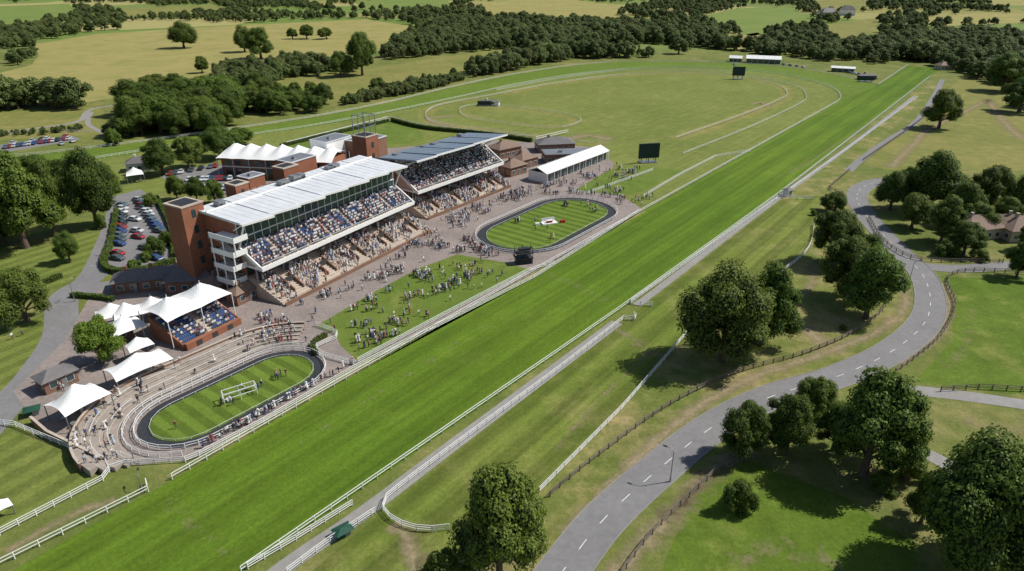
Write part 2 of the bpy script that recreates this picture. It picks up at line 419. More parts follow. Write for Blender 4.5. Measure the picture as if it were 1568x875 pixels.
road('west_footpath', [(-20, 205), (60, 196), (120, 186), (140, 168), (200, 158)], 3, .036, 'asphl', False, False)
road('west_footpath', [(140, 172), (135, 190), (160, 205)], 2.5, .037, 'asphl', False, False)
region('car_park', GL([(178, 300), (215, 290), (240, 310), (255, 345), (262, 395), (230, 412), (190, 412), (165, 405), (178, 360), (185, 330)]), .044, 'asph')
region('car_park', GL([(245, 270), (330, 250), (400, 285), (350, 300), (290, 300)]), .044, 'asph')
region('car_park', GL([(0, 222), (110, 208), (125, 214), (0, 235)]), .03, 'asph')
region('enclosure_paving', GL([(20, 600), (60, 655), (165, 712), (180, 716), (290, 704), (400, 645), (545, 558), (820, 418), (985, 322), (955, 302), (930, 290), (940, 250), (900, 225), (760, 215), (560, 230), (460, 265), (380, 285), (260, 405), (190, 430), (140, 450), (100, 520)]), .05, 'pave')
region('rail_margin', GL([(285, 712), (400, 650), (545, 565), (820, 425), (980, 326), (990, 324), (820, 416), (545, 573), (400, 656), (264, 735), (250, 730)]), .062, 'verge')
region('members_lawn', cr(GL([(484, 500), (512, 510), (522, 530), (548, 554), (680, 483), (815, 414), (770, 402), (700, 390), (640, 412), (560, 455)]), 1, True), .07, 'lawn')
region('far_lawn', GL([(880, 292), (930, 262), (960, 252), (1010, 258), (1050, 262), (985, 292), (955, 300)]), .07, 'lawn')
region('far_lawn', GL([(1000, 262), (1095, 235), (1130, 240), (990, 318), (960, 306)]), .06, 'infield')

for px, w, f in [([(905, 905), (960, 860), (1030, 790), (1100, 712), (1160, 690)], 7, 1), ([(600, 800), (625, 830), (640, 890)], 6, 1),
              ([(860, 215), (900, 208), (940, 215)], 16, 1), ([(1360, 260), (1400, 220), (1420, 200), (1470, 175), (1520, 150)], 9, 1),
              ([(1510, 150), (1540, 190), (1568, 215)], 12, 1), ([(1195, 505), (1230, 500), (1260, 530)], 9, 1), ([(1245, 400), (1240, 440), (1190, 480)], 7, .8),
              ([(1385, 420), (1385, 470), (1340, 510), (1250, 545), (1150, 580), (1060, 630), (960, 720), (860, 830)], 6, 1),
              ([(1440, 430), (1455, 470), (1430, 520), (1370, 560)], 5, 1), ([(840, 700), (930, 600), (1020, 520)], 3, .6),
              ([(0, 850), (120, 785), (180, 765)], 4, .9), ([(700, 178), (655, 182), (690, 196)], 10, 1), ([(1150, 160), (1165, 158), (1180, 165)], 12, 1),
              ([(815, 412), (860, 428), (910, 450), (950, 470)], 9, .42), ([(700, 470), (850, 385), (1000, 300)], 5, .4), ([(250, 760), (310, 810), (360, 860)], 8, .4),
              ([(440, 690), (600, 590), (760, 490)], 5, .38), ([(940, 500), (1000, 540), (1060, 560)], 8, .6), ([(1330, 340), (1360, 375), (1395, 400)], 5, .8),
              ([(640, 850), (720, 880), (800, 850)], 8, .6), ([(1010, 800), (1060, 760), (1120, 715)], 6, .8), ([(1120, 870), (1180, 840), (1300, 870)], 9, .5),
              ([(1470, 640), (1530, 660), (1600, 650)], 9, .6), ([(1490, 470), (1480, 530), (1440, 570)], 6, .5), ([(1200, 270), (1260, 235), (1330, 190)], 5, .6)]:
    worn('worn_ground', px, w, .035, f)

# ---------------------------------------------------------------- rails and fences
homeL = GL([(264, 735), (820, 416), (1283, 157)])
rail('running_rail', resample(homeL, 3)[:]+inner[1:])
rail('running_rail', outer, post=4)
rail('running_rail', GL([(1345, 131), (1390, 101)]))
rail('running_rail', GL([(370, 878), (945, 479), (1190, 301), (1425, 118)]))
rail('running_rail', GL([(-100, 918), (0, 868), (235, 750), (225, 742)]))
rail('running_rail', in2, post=4, w=.1); rail('running_rail', in3, post=4, w=.1); rail('running_rail', pad+[pad[0]], post=4, w=.09)
pf = dict(h=1.2, post=2.4, rails=(1.2, .8, .4), w=.11)
rail('white_fence', cr(GL([(688, 812), (650, 815), (612, 805), (588, 785), (590, 768), (620, 743), (700, 683), (850, 572), (955, 490)]), 6), **pf)
rail('white_fence', GL([(955, 490), (978, 492), (970, 484)]), **pf)
rail('white_fence', GL([(965, 466), (1192, 304), (1245, 306)]), **pf)
rail('white_fence', GL([(965, 466), (1000, 470)]), **pf)
rail('white_fence', GL([(1205, 296), (1300, 228), (1405, 150)]), **pf)
rail('white_fence', GL([(826, 755), (950, 630), (1052, 512)]), **pf)
rail('white_fence', cr(GL([(1180, 428), (1215, 405), (1240, 378), (1246, 345)]), 4), **pf)
rail('white_fence', GL([(380, 872), (455, 828), (540, 775)]), **pf)
rail('white_fence', GL([(440, 880), (500, 835), (575, 786)]), **pf)
rail('white_fence', GL([(-60, 852), (0, 820), (168, 732), (168, 714), (20, 652), (-60, 650)]), **pf)
rail('white_fence', GL([(168, 722), (185, 714), (290, 708), (400, 651), (545, 566), (820, 426), (978, 326)]), **pf)
rail('white_fence', GL([(548, 556), (680, 485), (812, 416), (850, 405)]), **pf)
rail('white_fence', cr(GL([(484, 500), (512, 510), (517, 520), (484, 534), (500, 548), (545, 560)]), 3), **pf)
rail('white_fence', GL([(985, 303), (1040, 270), (1096, 241), (1150, 233)]), **pf)
rail('white_fence', GL([(1000, 262), (900, 298)]), **pf)
rail('white_fence', GL([(440, 224), (595, 184), (650, 197), (820, 216), (870, 205)]), h=2, post=3, rails=(1.9, 1.0), w=.25)
wf = dict(h=1.3, post=2.6, rails=(1.2, .8, .45), w=.12, mat='wood', pw=.16)
rail('timber_fence', offset_pts(main_road, 9)[12:-28], **wf)
rail('timber_fence', offset_pts(main_road, -7)[4:28], **wf)
rail('timber_fence', cr(GL([(1370, 572), (1400, 550), (1440, 515), (1462, 470), (1450, 430), (1480, 417), (1568, 420), (1680, 425)]), 5), **wf)
rail('timber_fence', cr(GL([(1330, 335), (1352, 370), (1390, 395), (1440, 402), (1535, 403)]), 5), **wf)
rail('timber_fence', cr(GL([(1300, 262), (1285, 275), (1270, 290), (1290, 298)]), 4), **wf)
rail('timber_fence', GL([(1440, 600), (1500, 596), (1568, 600)]), **wf)
rail('timber_fence', GL([(1322, 246), (1390, 200), (1430, 168)]), **wf)
rail('white_fence', GL([(-40, 212), (60, 203), (140, 203)]), **pf)
wall('brick_wall', GL([(50, 648), (75, 670), (120, 692), (160, 712)]), 1.4, .35)

# ---------------------------------------------------------------- parade rings
def ring(name, c, ang, hl, hw, walk):
    region(name+'_walkway', stadium(c, ang, hl, hw), .075, 'rubber')
    region(name+'_lawn', stadium(c, ang, hl-walk, hw-walk), .09, 'ringlawn')
    o = stadium(c, ang, hl, hw, .4); rail('parade_ring_rail', o+[o[0]], h=1.1, post=2.2, rails=(1.1, .6), w=.12)
    o = stadium(c, ang, hl-walk, hw-walk, .0); rail('parade_ring_rail', o+[o[0]], h=.5, post=2.5, rails=(.5,), w=.06, pw=.06)
RC1, RA1 = (11.9, 204.3), math.radians(52.7)
RC2, RA2 = (-52.6, 109.2), math.radians(52)
ring('parade_ring', RC1, RA1, 28, 14.2, 2.8)
ring('parade_ring', RC2, RA2, 18.2, 8.6, 2.0)

def arcpath(c, ang, hl, hw, off, t0, t1, n=12):
    r = hw+off; s = hl-hw; pts = []
    for i in range(n+1):
        t = math.radians(t1+(90-t1)*i/n); pts.append((s+r*math.cos(t), r*math.sin(t)))
    for i in range(n+1):
        t = math.radians(90+(t0-90)*i/n); pts.append((-s+r*math.cos(t), r*math.sin(t)))
    ca, sa = math.cos(ang), math.sin(ang)
    return [(c[0]+x*ca-y*sa, c[1]+x*sa+y*ca) for x, y in pts]
tb = MB(); NT = 5; amph = []; TW = 1.3; TR = .26
for k in range(NT):
    te = 204-k*4
    a = arcpath(RC2, RA2, 18.2, 8.6, 3.0+k*TW, te, 38); c = arcpath(RC2, RA2, 18.2, 8.6, 3.0+(k+1)*TW, te, 38)
    z0 = .05+k*TR; z1 = z0+TR; n = len(a); amph.append((a, c, z1))
    vs = [(*p, z0-.2) for p in a]+[(*p, z1) for p in a]+[(*p, z1) for p in c]+[(*p, .0) for p in c]
    fs = [(j*n+i, j*n+i+1, (j+1)*n+i+1, (j+1)*n+i) for j in range(3) for i in range(n-1)]
    fs += [(0, n, 2*n, 3*n), (n-1, 2*n-1, 3*n-1, 4*n-1)]
    tb.add(vs, fs, 0)
    for i in range(n-1): tb.beam((*a[i], z1+.02), (*a[i+1], z1+.02), .14, .05, 1)
for k in (1, 3):
    a = amph[k][0]; z = amph[k][2]
    rr_ = resample(a, 2.2)
    for i, (p, q) in enumerate(zip(rr_[:-1], rr_[1:])):
        if i % 4 == 3: continue
        tb.beam((*p, z+1), (*q, z+1), .06, .06, 2); tb.beam((*p, z), (*p, z+1), .05, .05, 2)
tb.obj('amphitheatre_terrace', ['concrt', 'nose', 'white'])
wall('brick_wall', arcpath(RC2, RA2, 18.2, 8.6, 3.0+NT*TW+.2, 180, 38), 1.75, .3, 'brickd')
rail('crowd_barrier', arcpath(RC2, RA2, 18.2, 8.6, 2.2, 235, 20), h=1.1, post=2.0, rails=(1.05, .6), w=.09)

# ---------------------------------------------------------------- people
def person_mesh(name, pose):
    J = {'pel': (0, 0, .95, .15, .11), 'sp': (0, 0, 1.18, .14, .1), 'ch': (0, 0, 1.37, .17, .11), 'nk': (0, 0, 1.5, .055, .055),
         'hd': (0, -.015, 1.61, .085, .1), 'tp': (0, 0, 1.71, .07, .08), 'ns': (0, -.12, 1.60, .02, .02)}
    for s, n in ((1, 'l'), (-1, 'r')):
        J.update({'sh'+n: (.19*s, 0, 1.43, .06, .06), 'el'+n: (.25*s, .03, 1.15, .045, .045), 'wr'+n: (.26*s, -.05, .9, .03, .03), 'ha'+n: (.26*s, -.08, .81, .038, .025),
                  'fi'+n: (.255*s, -.1, .74, .022, .015), 'th'+n: (.22*s, -.12, .8, .012, .012),
                  'hp'+n: (.1*s, 0, .88, .09, .09), 'kn'+n: (.11*s, -.01, .48, .06, .06), 'an'+n: (.11*s, .03, .09, .04, .04), 'to'+n: (.13*s, -.15, .045, .04, .03)})
    def mv(k, x, y, z): J[k] = (x, y, z, J[k][3], J[k][4])
    if pose == 'walk':
        mv('knl', .1, -.16, .5); mv('anl', .1, -.3, .1); mv('tol', .11, -.47, .06)
        mv('knr', -.1, .08, .48); mv('anr', -.1, .3, .12); mv('tor', -.11, .16, .04)
        mv('elr', -.25, -.1, 1.16); mv('wrr', -.24, -.28, 1.0); mv('har', -.24, -.35, .96); mv('fir', -.24, -.41, .93); mv('thr', -.2, -.36, 1.0)
        mv('ell', .25, .14, 1.17); mv('wrl', .26, .22, .93); mv('hal', .26, .23, .85); mv('fil', .26, .23, .78); mv('thl', .22, .2, .85)
    if pose == 'drink':
        mv('elr', -.27, -.02, 1.15); mv('wrr', -.16, -.24, 1.22); mv('har', -.13, -.31, 1.25); mv('fir', -.1, -.36, 1.27); mv('thr', -.12, -.3, 1.3)
        mv('knl', .13, -.04, .48); mv('anl', .14, .0, .09)
    if pose == 'sit':
        for k in list(J):
            x, y, z, a, c = J[k]
            if k[:2] in ('kn', 'an', 'to'): continue
            J[k] = (x, y, z-.42, a, c)
        for s, n in ((1, 'l'), (-1, 'r')):
            mv('kn'+n, .12*s, -.42, .5); mv('an'+n, .12*s, -.42, .09); mv('to'+n, .13*s, -.58, .045)
            mv('el'+n, .24*s, -.06, .74); mv('wr'+n, .16*s, -.28, .62); mv('ha'+n, .13*s, -.35, .6); mv('fi'+n, .12*s, -.41, .58); mv('th'+n, .09*s, -.34, .62)
    E = [('pel', 'sp', 's'), ('sp', 'ch', 's'), ('ch', 'nk', 's'), ('nk', 'hd', 'k'), ('hd', 'tp', 'h'), ('hd', 'ns', 'k')]
    for n in 'lr':
        E += [('ch', 'sh'+n, 's'), ('sh'+n, 'el'+n, 's'), ('el'+n, 'wr'+n, 's' if pose != 'drink' else 'k'), ('wr'+n, 'ha'+n, 'k'), ('ha'+n, 'fi'+n, 'k'), ('ha'+n, 'th'+n, 'k'),
              ('pel', 'hp'+n, 't'), ('hp'+n, 'kn'+n, 't'), ('kn'+n, 'an'+n, 't'), ('an'+n, 'to'+n, 'o')]
    keys = list(J); idx = {k: i for i, k in enumerate(keys)}
    me = bpy.data.meshes.new('tmp'); me.from_pydata([J[k][:3] for k in keys], [(idx[a], idx[c]) for a, c, _ in E], [])
    o = bpy.data.objects.new('tmp', me); COL.objects.link(o)
    md = o.modifiers.new('Skin', 'SKIN')
    if not me.skin_vertices: me.skin_vertices.new()
    sv = me.skin_vertices[0].data
    for k in keys:
        sv[idx[k]].radius = J[k][3:5]; sv[idx[k]].use_root = (k == 'pel')
    sb = o.modifiers.new('Sub', 'SUBSURF'); sb.levels = 1; sb.render_levels = 1
    dg = bpy.context.evaluated_depsgraph_get(); dg.update()
    res = bpy.data.meshes.new_from_object(o.evaluated_get(dg)); res.name = name
    bpy.data.objects.remove(o)
    res.materials.clear()
    for m in ('shirt', 'trou', 'skin', 'hair', 'tyre'): res.materials.append(M[m])
    lab = {'s': 0, 't': 1, 'k': 2, 'h': 3, 'o': 4}
    segs = [(Vector(J[a][:3]), Vector(J[c][:3]), lab[l]) for a, c, l in E]
    dz = -.42 if pose == 'sit' else 0
    for p in res.polygons:
        c = p.center; best = 9; bl = 0
        for a, q, l in segs:
            d = q-a; t = max(0, min(1, (c-a).dot(d)/d.length_squared)); dd = (c-(a+d*t)).length
            if dd < best: best = dd; bl = l
        if c.z > 1.55+dz and bl in (2, 3) and abs(c.x) < .15:
            bl = 3 if (c.y > .01 or c.z > 1.69+dz) else 2
        p.material_index = bl; p.use_smooth = True
    return res
def add_dress(me, name):
    b2 = MB(); n = 14
    prof = [(1.12, .15, .11), (.95, .19, .15), (.7, .25, .22), (.48, .29, .27)]
    vs = [(a*math.cos(2*math.pi*i/n), c*math.sin(2*math.pi*i/n), z) for z, a, c in prof for i in range(n)]
    b2.add(vs, [(j*n+i, j*n+(i+1) % n, (j+1)*n+(i+1) % n, (j+1)*n+i) for j in range(3) for i in range(n)], 0)
    b2.cyl((0, 0, 1.70), (0, 0, 1.715), .22, .21, 14, 0); b2.cyl((0, 0, 1.71), (0, .0, 1.8), .1, .08, 12, 0)
    o = MB(); o.v = [tuple(v.co) for v in me.vertices]; o.f = [list(p.vertices) for p in me.polygons]; o.m = [p.material_index for p in me.polygons]
    o.m = [2 if k == 1 else k for k in o.m]
    o.add(b2.v, b2.f, 0)
    r = o.mesh(name, ['shirt', 'trou', 'skin', 'hair', 'tyre']); return r
P_stand = person_mesh('person_standing', 'stand'); P_walk = person_mesh('person_walking', 'walk')
P_drink = person_mesh('person_holding_drink', 'drink'); P_sit = person_mesh('person_seated', 'sit')
P_dress = add_dress(P_drink, 'person_in_dress')
STANDERS = [P_stand, P_walk, P_drink, P_dress]

def inpoly(x, y, poly):
    c = False; n = len(poly); j = n-1
    for i in range(n):
        xi, yi = poly[i]; xj, yj = poly[j]
        if (yi > y) != (yj > y) and x < (xj-xi)*(y-yi)/(yj-yi)+xi: c = not c
        j = i
    return c
def scatter(poly, n, clump=0.0):
    xs = [p[0] for p in poly]; ys = [p[1] for p in poly]; out = []; tries = 0
    while len(out) < n and tries < n*60:
        tries += 1
        if out and random.random() < clump:
            q = random.choice(out[-14:]); a = random.random()*6.28; r = random.uniform(.6, 1.5); x, y = q[0]+r*math.cos(a), q[1]+r*math.sin(a)
        else: x, y = random.uniform(min(xs), max(xs)), random.uniform(min(ys), max(ys))
        if inpoly(x, y, poly) and all((x-q[0])**2+(y-q[1])**2 > .2 for q in out[-60:]): out.append((x, y))
    return out
def people(px, n, z=.07, clump=.55):
    for x, y in scatter(GL(px), n, clump):
        place(random.choice(STANDERS), 'spectator', x, y, z, random.uniform(0, 6.28), random.uniform(.94, 1.08))
people([(500, 500), (560, 460), (640, 418), (700, 393), (800, 413), (680, 478), (552, 545)], 250, clump=.5)
people([(450, 470), (560, 425), (640, 365), (700, 345), (730, 370), (740, 392), (690, 388), (560, 450), (480, 495)], 210, clump=.5)
people([(665, 340), (720, 320), (790, 292), (850, 280), (830, 298), (750, 325), (715, 352)], 230, clump=.45)
people([(840, 285), (930, 250), (990, 262), (950, 298), (870, 292)], 130)
people([(725, 355), (722, 375), (740, 395), (800, 398), (770, 392), (735, 378)], 50)
people([(820, 302), (880, 298), (940, 306), (935, 298), (870, 292), (820, 296)], 50)
people([(930, 296), (1005, 300), (985, 316), (950, 318)], 30)
for c, a, hl, hw, n in ((RC1, RA1, 23, 9.5, 34), (RC2, RA2, 14.5, 5.5, 16)):
    for x, y in scatter(stadium(c, a, hl, hw), n, .6): place(random.choice(STANDERS), 'racegoer', x, y, .09, random.uniform(0, 6.28))
people([(70, 590), (130, 655), (190, 690), (215, 700), (160, 650), (150, 610)], 34)
people([(380, 470), (440, 490), (480, 530), (455, 525), (400, 500)], 44)
people([(110, 630), (165, 600), (250, 545), (270, 560), (180, 610), (130, 660)], 24)
for px in ([(60, 585)], [(20, 520)], [(35, 515)], [(300, 575)]):
    x, y = G(*px[0]); place(P_walk, 'pedestrian', x, y, .07, 1)
for i in range(50):
    t = random.random(); p = G(300+t*250, 702-t*143); place(random.choice(STANDERS), 'spectator', p[0]-random.uniform(.5, 1.5), p[1]+random.uniform(.3, 1), .06, random.uniform(0, 6.28))
for a, c, z in amph:
    for i in range(17):
        k = random.randrange(len(a)-1); t = random.random()
        x = (a[k][0]+c[k][0])/2*(1-t)+(a[k+1][0]+c[k+1][0])/2*t; y = (a[k][1]+c[k][1])/2*(1-t)+(a[k+1][1]+c[k+1][1])/2*t
        place(random.choice(STANDERS), 'spectator', x, y, z, random.uniform(0, 6.28))

# ---------------------------------------------------------------- instancers
def make_coll(name, meshes):
    c = bpy.data.collections.new(name)
    for i, me in enumerate(meshes):
        o = bpy.data.objects.new(me.name, me); c.objects.link(o)
    return c
def instancer(name, pts, coll):
    me = bpy.data.meshes.new(name); me.from_pydata([p[:3] for p in pts], [], [])
    for nm, ty, i in (('rot', 'FLOAT', 3), ('scl', 'FLOAT', 4), ('kind', 'INT', 5)):
        a = me.attributes.new(nm, ty, 'POINT'); a.data.foreach_set('value', [p[i] for p in pts])
    o = bpy.data.objects.new(name, me); COL.objects.link(o)
    ng = bpy.data.node_groups.new(name, 'GeometryNodeTree')
    ng.interface.new_socket('Geometry', in_out='INPUT', socket_type='NodeSocketGeometry')
    ng.interface.new_socket('Geometry', in_out='OUTPUT', socket_type='NodeSocketGeometry')
    gi = ng.nodes.new('NodeGroupInput'); go = ng.nodes.new('NodeGroupOutput')
    ip = ng.nodes.new('GeometryNodeInstanceOnPoints'); ci = ng.nodes.new('GeometryNodeCollectionInfo')
    ci.inputs['Collection'].default_value = coll; ci.inputs['Separate Children'].default_value = True; ci.inputs['Reset Children'].default_value = True
    def na(nm, ty):
        n = ng.nodes.new('GeometryNodeInputNamedAttribute'); n.data_type = ty; n.inputs['Name'].default_value = nm
        return [s for s in n.outputs if s.enabled and s.name == 'Attribute'][0]
    cx = ng.nodes.new('ShaderNodeCombineXYZ'); ng.links.new(na('rot', 'FLOAT'), cx.inputs[2])
    ng.links.new(gi.outputs[0], ip.inputs['Points']); ng.links.new(ci.outputs[0], ip.inputs['Instance'])
    ip.inputs['Pick Instance'].default_value = True
    ng.links.new(na('kind', 'INT'), ip.inputs['Instance Index']); ng.links.new(cx.outputs[0], ip.inputs['Rotation'])
    ng.links.new(na('scl', 'FLOAT'), ip.inputs['Scale']); ng.links.new(ip.outputs[0], go.inputs[0])
    md = o.modifiers.new('Instances', 'NODES'); md.node_group = ng
    return o
crowd_coll = make_coll('crowd_figures', [P_sit, P_stand, P_drink, P_dress])
ci_names = sorted(o.name for o in crowd_coll.objects)
KSIT = ci_names.index([n for n in ci_names if n.startswith('person_seated')][0])
KST = [i for i in range(4) if i != KSIT]

# ---------------------------------------------------------------- grandstands
def stand(name, org, ang, L, nT, nU, uy0, uz0, roof, roofmat, yb, bays, saw=1.4, end_stairs=True, crowdU=.65, crowdT=.5, seatmat='seat'):
    rz = math.radians(90-ang); E = empty(name, (org[0], org[1], 0), rz)
    ca, sa = math.cos(rz), math.sin(rz)
    W = lambda x, y: (org[0]+x*ca-y*sa, org[1]+x*sa+y*ca)
    pts = []; tz = lambda i: .5+i*.36
    pr = [(0, 0)]
    for i in range(nT): pr += [(i*.85, tz(i)), ((i+1)*.85, tz(i))]
    yT = nT*.85; zT = tz(nT-1); pr += [(yT, 0)]
    t = MB(); t.prism(pr, 0, L, 0)
    t.box(0, yT, 0, L, yb-1.0, zT-.003, 0)
    t.obj('terrace', ['conc'], E)
    v = MB(); nv = max(3, int(L/11)); vx = [(i+.6)*L/nv for i in range(nv)]
    v.box(0, -.35, 0, L, -.05, 1.0, 0)
    for x in vx:
        v.hexa([(x-1.6, 2.2, .3), (x-1.3, 2.2, .3), (x-1.3, 7.2, 2), (x-1.6, 7.2, 2), (x-1.6, 2.2, 2.1), (x-1.3, 2.2, 2.1), (x-1.3, 7.2, 4.6), (x-1.6, 7.2, 4.6)], 0)
        v.hexa([(x+1.3, 2.2, .3), (x+1.6, 2.2, .3), (x+1.6, 7.2, 2), (x+1.3, 7.2, 2), (x+1.3, 2.2, 2.1), (x+1.6, 2.2, 2.1), (x+1.6, 7.2, 4.6), (x+1.3, 7.2, 4.6)], 0)
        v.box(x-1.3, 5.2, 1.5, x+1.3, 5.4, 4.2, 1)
        for k in range(6):
            xr = x+4.35; v.beam((xr, k*1.6, tz(int(k*1.6/.85))+1), (xr, (k+1)*1.6, tz(int(k*1.6/.85))+1.7), .06, .06, 2)
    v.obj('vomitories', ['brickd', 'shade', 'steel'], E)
    for i in range(nT):
        x = .6
        while x < L-.5:
            x += random.uniform(.42, .9)
            if random.random() < crowdT*(1.2 if i > nT*.4 else .6)*(0.75+1.2*noise.noise(Vector((x*.15, i*.35, org[0])))+.2) and not any(abs(x-q) < 1.7 for q in vx):
                X, Y = W(x, i*.85+.4); pts.append((X, Y, tz(i), rz+random.uniform(-.6, .6), random.uniform(.95, 1.08), random.choice(KST)))
    c = MB(); c.box(0, yT+1.4, zT, L, yT+1.7, uz0-.6, 0)
    n = int(L/3)
    for i in range(n):
        x = (i+.5)*L/n; c.box(x-1.0, yT+1.36, zT+.3, x+1.0, yT+1.4, uz0-1.2, 1)
    c.obj('concourse_wall', ['brick', 'glass'], E)
    k = MB()
    for i in range(bays+1):
        x = .3+i*(L-.6)/bays
        k.cyl((x, uy0+1.8, .5), (x, uy0+1.8, uz0-.4), .2, .2, 10, 0)
    k.obj('columns', ['steel'], E)
    u = MB(); u.box(-.3, uy0-1.2, uz0-.55, L+.3, uy0+nU*.75+.1, uz0-.1, 0)
    u.box(-.3, uy0-1.3, uz0-.7, L+.3, uy0-1.1, uz0+.35, 0)
    for i in range(int(L/1.5)+1):
        x = min(L, i*1.5); u.box(x-.03, uy0-1.23, uz0+.35, x+.03, uy0-1.17, uz0+1.1, 2)
    u.box(0, uy0-1.24, uz0+1.1, L, uy0-1.16, uz0+1.18, 0)
    pr = [(uy0, uz0-.098)]
    for i in range(nU): pr += [(uy0+i*.75, uz0+i*.48), (uy0+(i+1)*.75, uz0+i*.48)]
    yU = uy0+nU*.75; zU = uz0+(nU-1)*.48; pr += [(yU, uz0-.098)]
    u.prism(pr, .05, L-.05, 1)
    u.obj('upper_tier', ['white', 'conc', 'steel'], E)
    s = MB(); aisles = [(j+1)*L/bays for j in range(bays-1)]
    for i in range(nU):
        z = uz0+i*.48; y = uy0+i*.75
        x = .6
        while x < L-.6:
            if not any(abs(x-a) < .6 for a in aisles):
                s.box(x-.21, y+.28, z+.36, x+.21, y+.62, z+.42, 0); s.box(x-.21, y+.60, z+.42, x+.21, y+.66, z+.82, 0)
                s.box(x-.03, y+.4, z, x+.03, y+.5, z+.36, 0)
                if random.random() < crowdU*(.95+.9*noise.noise(Vector((x*.2, i*.3, 3)))):
                    X, Y = W(x, y+.5); pts.append((X, Y, z, rz+random.uniform(-.2, .2), random.uniform(.97, 1.08), KSIT))
            x += .52
    s.obj('seats', [seatmat], E)
    g = MB(); zt = roof[1]+(roof[3]-roof[1])*(yU-roof[0])/(roof[2]-roof[0])-.55
    g.box(.1, yU+.25, zU, L-.1, yU+.35, zt, 0)
    nb = int(L/2.4)
    for i in range(nb+1): x = .1+i*(L-.2)/nb; g.box(x-.06, yU+.1, zU, x+.06, yU+.25, zt, 1)
    g.box(0, yU, zt-.5, L, yU+.24, zt, 1); g.box(0, yU-.02, zU+2.7, L, yU+.22, zU+2.95, 1)
    g.box(0, yU-.2, zU-.05, L, yU+.0, zU+.6, 1)
    g.obj('hospitality_glazing', ['glass', 'white'], E)
    r = MB(); zr = roof[3]-.7
    r.box(0, yU+.36, uz0-.5, L, yb, min(zr, zt), 0); r.box(.0, yT+1.71, zT, L, yb, uz0-.56, 0)
    for lv in (5.2, 9.2, 13.2):
        if lv+2 > zr: continue
        for i in range(int(L/4)): r.box(1.2+i*4, yb, lv, 3.6+i*4, yb+.06, lv+1.9, 1)
    for lv in (1.6, 5.4, 9.2, 13.0):
        if lv+2 > zr: continue
        y0 = (yU if lv > uz0 else yT+1.7)+1.0
        q = y0
        while q+2.2 < yb-.5: r.box(-.05, q, lv, 0, q+2.0, lv+2.1, 1); r.box(-.09, q-.1, lv-.15, 0, q+2.1, lv-.02, 2); q += 3
    r.obj('rear_block', ['brick', 'glass', 'white'], E)
    q = MB(); y0, z0, y1, z1 = roof
    for i in range(bays):
        xa = -1+i*(L+2)/bays; xb = -1+(i+1)*(L+2)/bays; ya, ybb = y0+saw, y0
        zz = (i % 2)*.1
        q.hexa([(xa, ya, z0-.35+zz), (xb-.03, ybb, z0-.35+zz), (xb-.03, y1, z1-.35+zz), (xa, y1, z1-.35+zz), (xa, ya, z0+zz), (xb-.03, ybb, z0+zz), (xb-.03, y1, z1+zz), (xa, y1, z1+zz)], 0)
        q.beam((xa+.1, ya+.4, z0+.15), (xa+.1, y1, z1+.15), .22, .2, 0)
        for jj in range(1, 4):
            xm = xa+(xb-xa)*jj/4; q.beam((xm, ya+.3+(ybb-ya)*jj/4, z0+zz+.01), (xm, y1-.2, z1+zz+.01), .05, .05, 0)
        q.beam((xa, ya-.12, z0-.2+zz), (xb, ybb-.12, z0-.2+zz), .25, .55, 1)
        q.beam((xa+.2, yU, zt-1.8), (xa+.2, y0+saw+.4, z0-.45), .14, .2, 1)
    q.box(-.9, y1-5.2, z1-.15, L+.9, y1-4.9, z1+.35, 1)
    q.obj('roof', [roofmat, 'white'], E)
    pl = MB()
    for i in range(bays+2):
        if random.random() < .75:
            x = random.uniform(2, L-5)
            pl.box(x, y1-4.2, z1-.1, x+random.uniform(1.2, 3), y1-2, z1+random.uniform(.7, 1.5), 0); pl.box(x+.3, y1-4.25, z1+.2, x+1.0, y1-4.2, z1+.6, 1)
    pl.obj('rooftop_plant', ['steel', 'dark'], E)
    if end_stairs:
        st = MB()
        for lv in (4.6, 8.4, 12.2, 16.0):
            dx = -4.2; ya = y0+1+(16-lv)*.25
            if lv+1 > z0: continue
            st.box(dx, ya, lv-.3, -.1, yb-9, lv, 0)
            for (a, b2, c2, d2) in ((dx, ya, dx+.12, yb-9), (dx, ya, -.1, ya+.12)):
                st.box(a, b2, lv, c2, d2, lv+1.05, 0)
            st.beam((dx+1.1, ya+1, lv-3.8), (dx+1.1, yb-10, lv), 1.2, .25, 1)
            for yy in (ya+.3, (ya+yb-9)/2, yb-9.3): st.cyl((dx+.3, yy, lv-3.8), (dx+.3, yy, lv-.3), .16, .16, 8, 0)
        st.obj('end_balconies', ['white', 'steel'], E)
    rb = MB()
    for x in (-.2, L+.2):
        rb.beam((x, uy0-1.2, uz0-.3), (x, yU, zU+.6), .35, .9, 0)
        rb.beam((x, yU, zU+.3), (x, y0+1.5, z0-.3), .3, .4, 0)
    rb.obj('raking_beams', ['white'], E)
    instancer('grandstand_crowd', pts, crowd_coll)
    return E, W
EA, WA = stand('grandstand', G(437, 470), 30.5, 58, 13, 8, 7.0, 8.6, (8.2, 19.4, 27, 20.2), 'roofw', 27, 7, crowdU=.85, crowdT=.62)
EB, WB = stand('grandstand', G(655, 337), 37, 44, 11, 11, 4.6, 8.6, (2.2, 19.0, 21, 17.0), 'roofg', 21, 5, saw=.3, end_stairs=False, seatmat='seatg', crowdU=.9, crowdT=1.1)

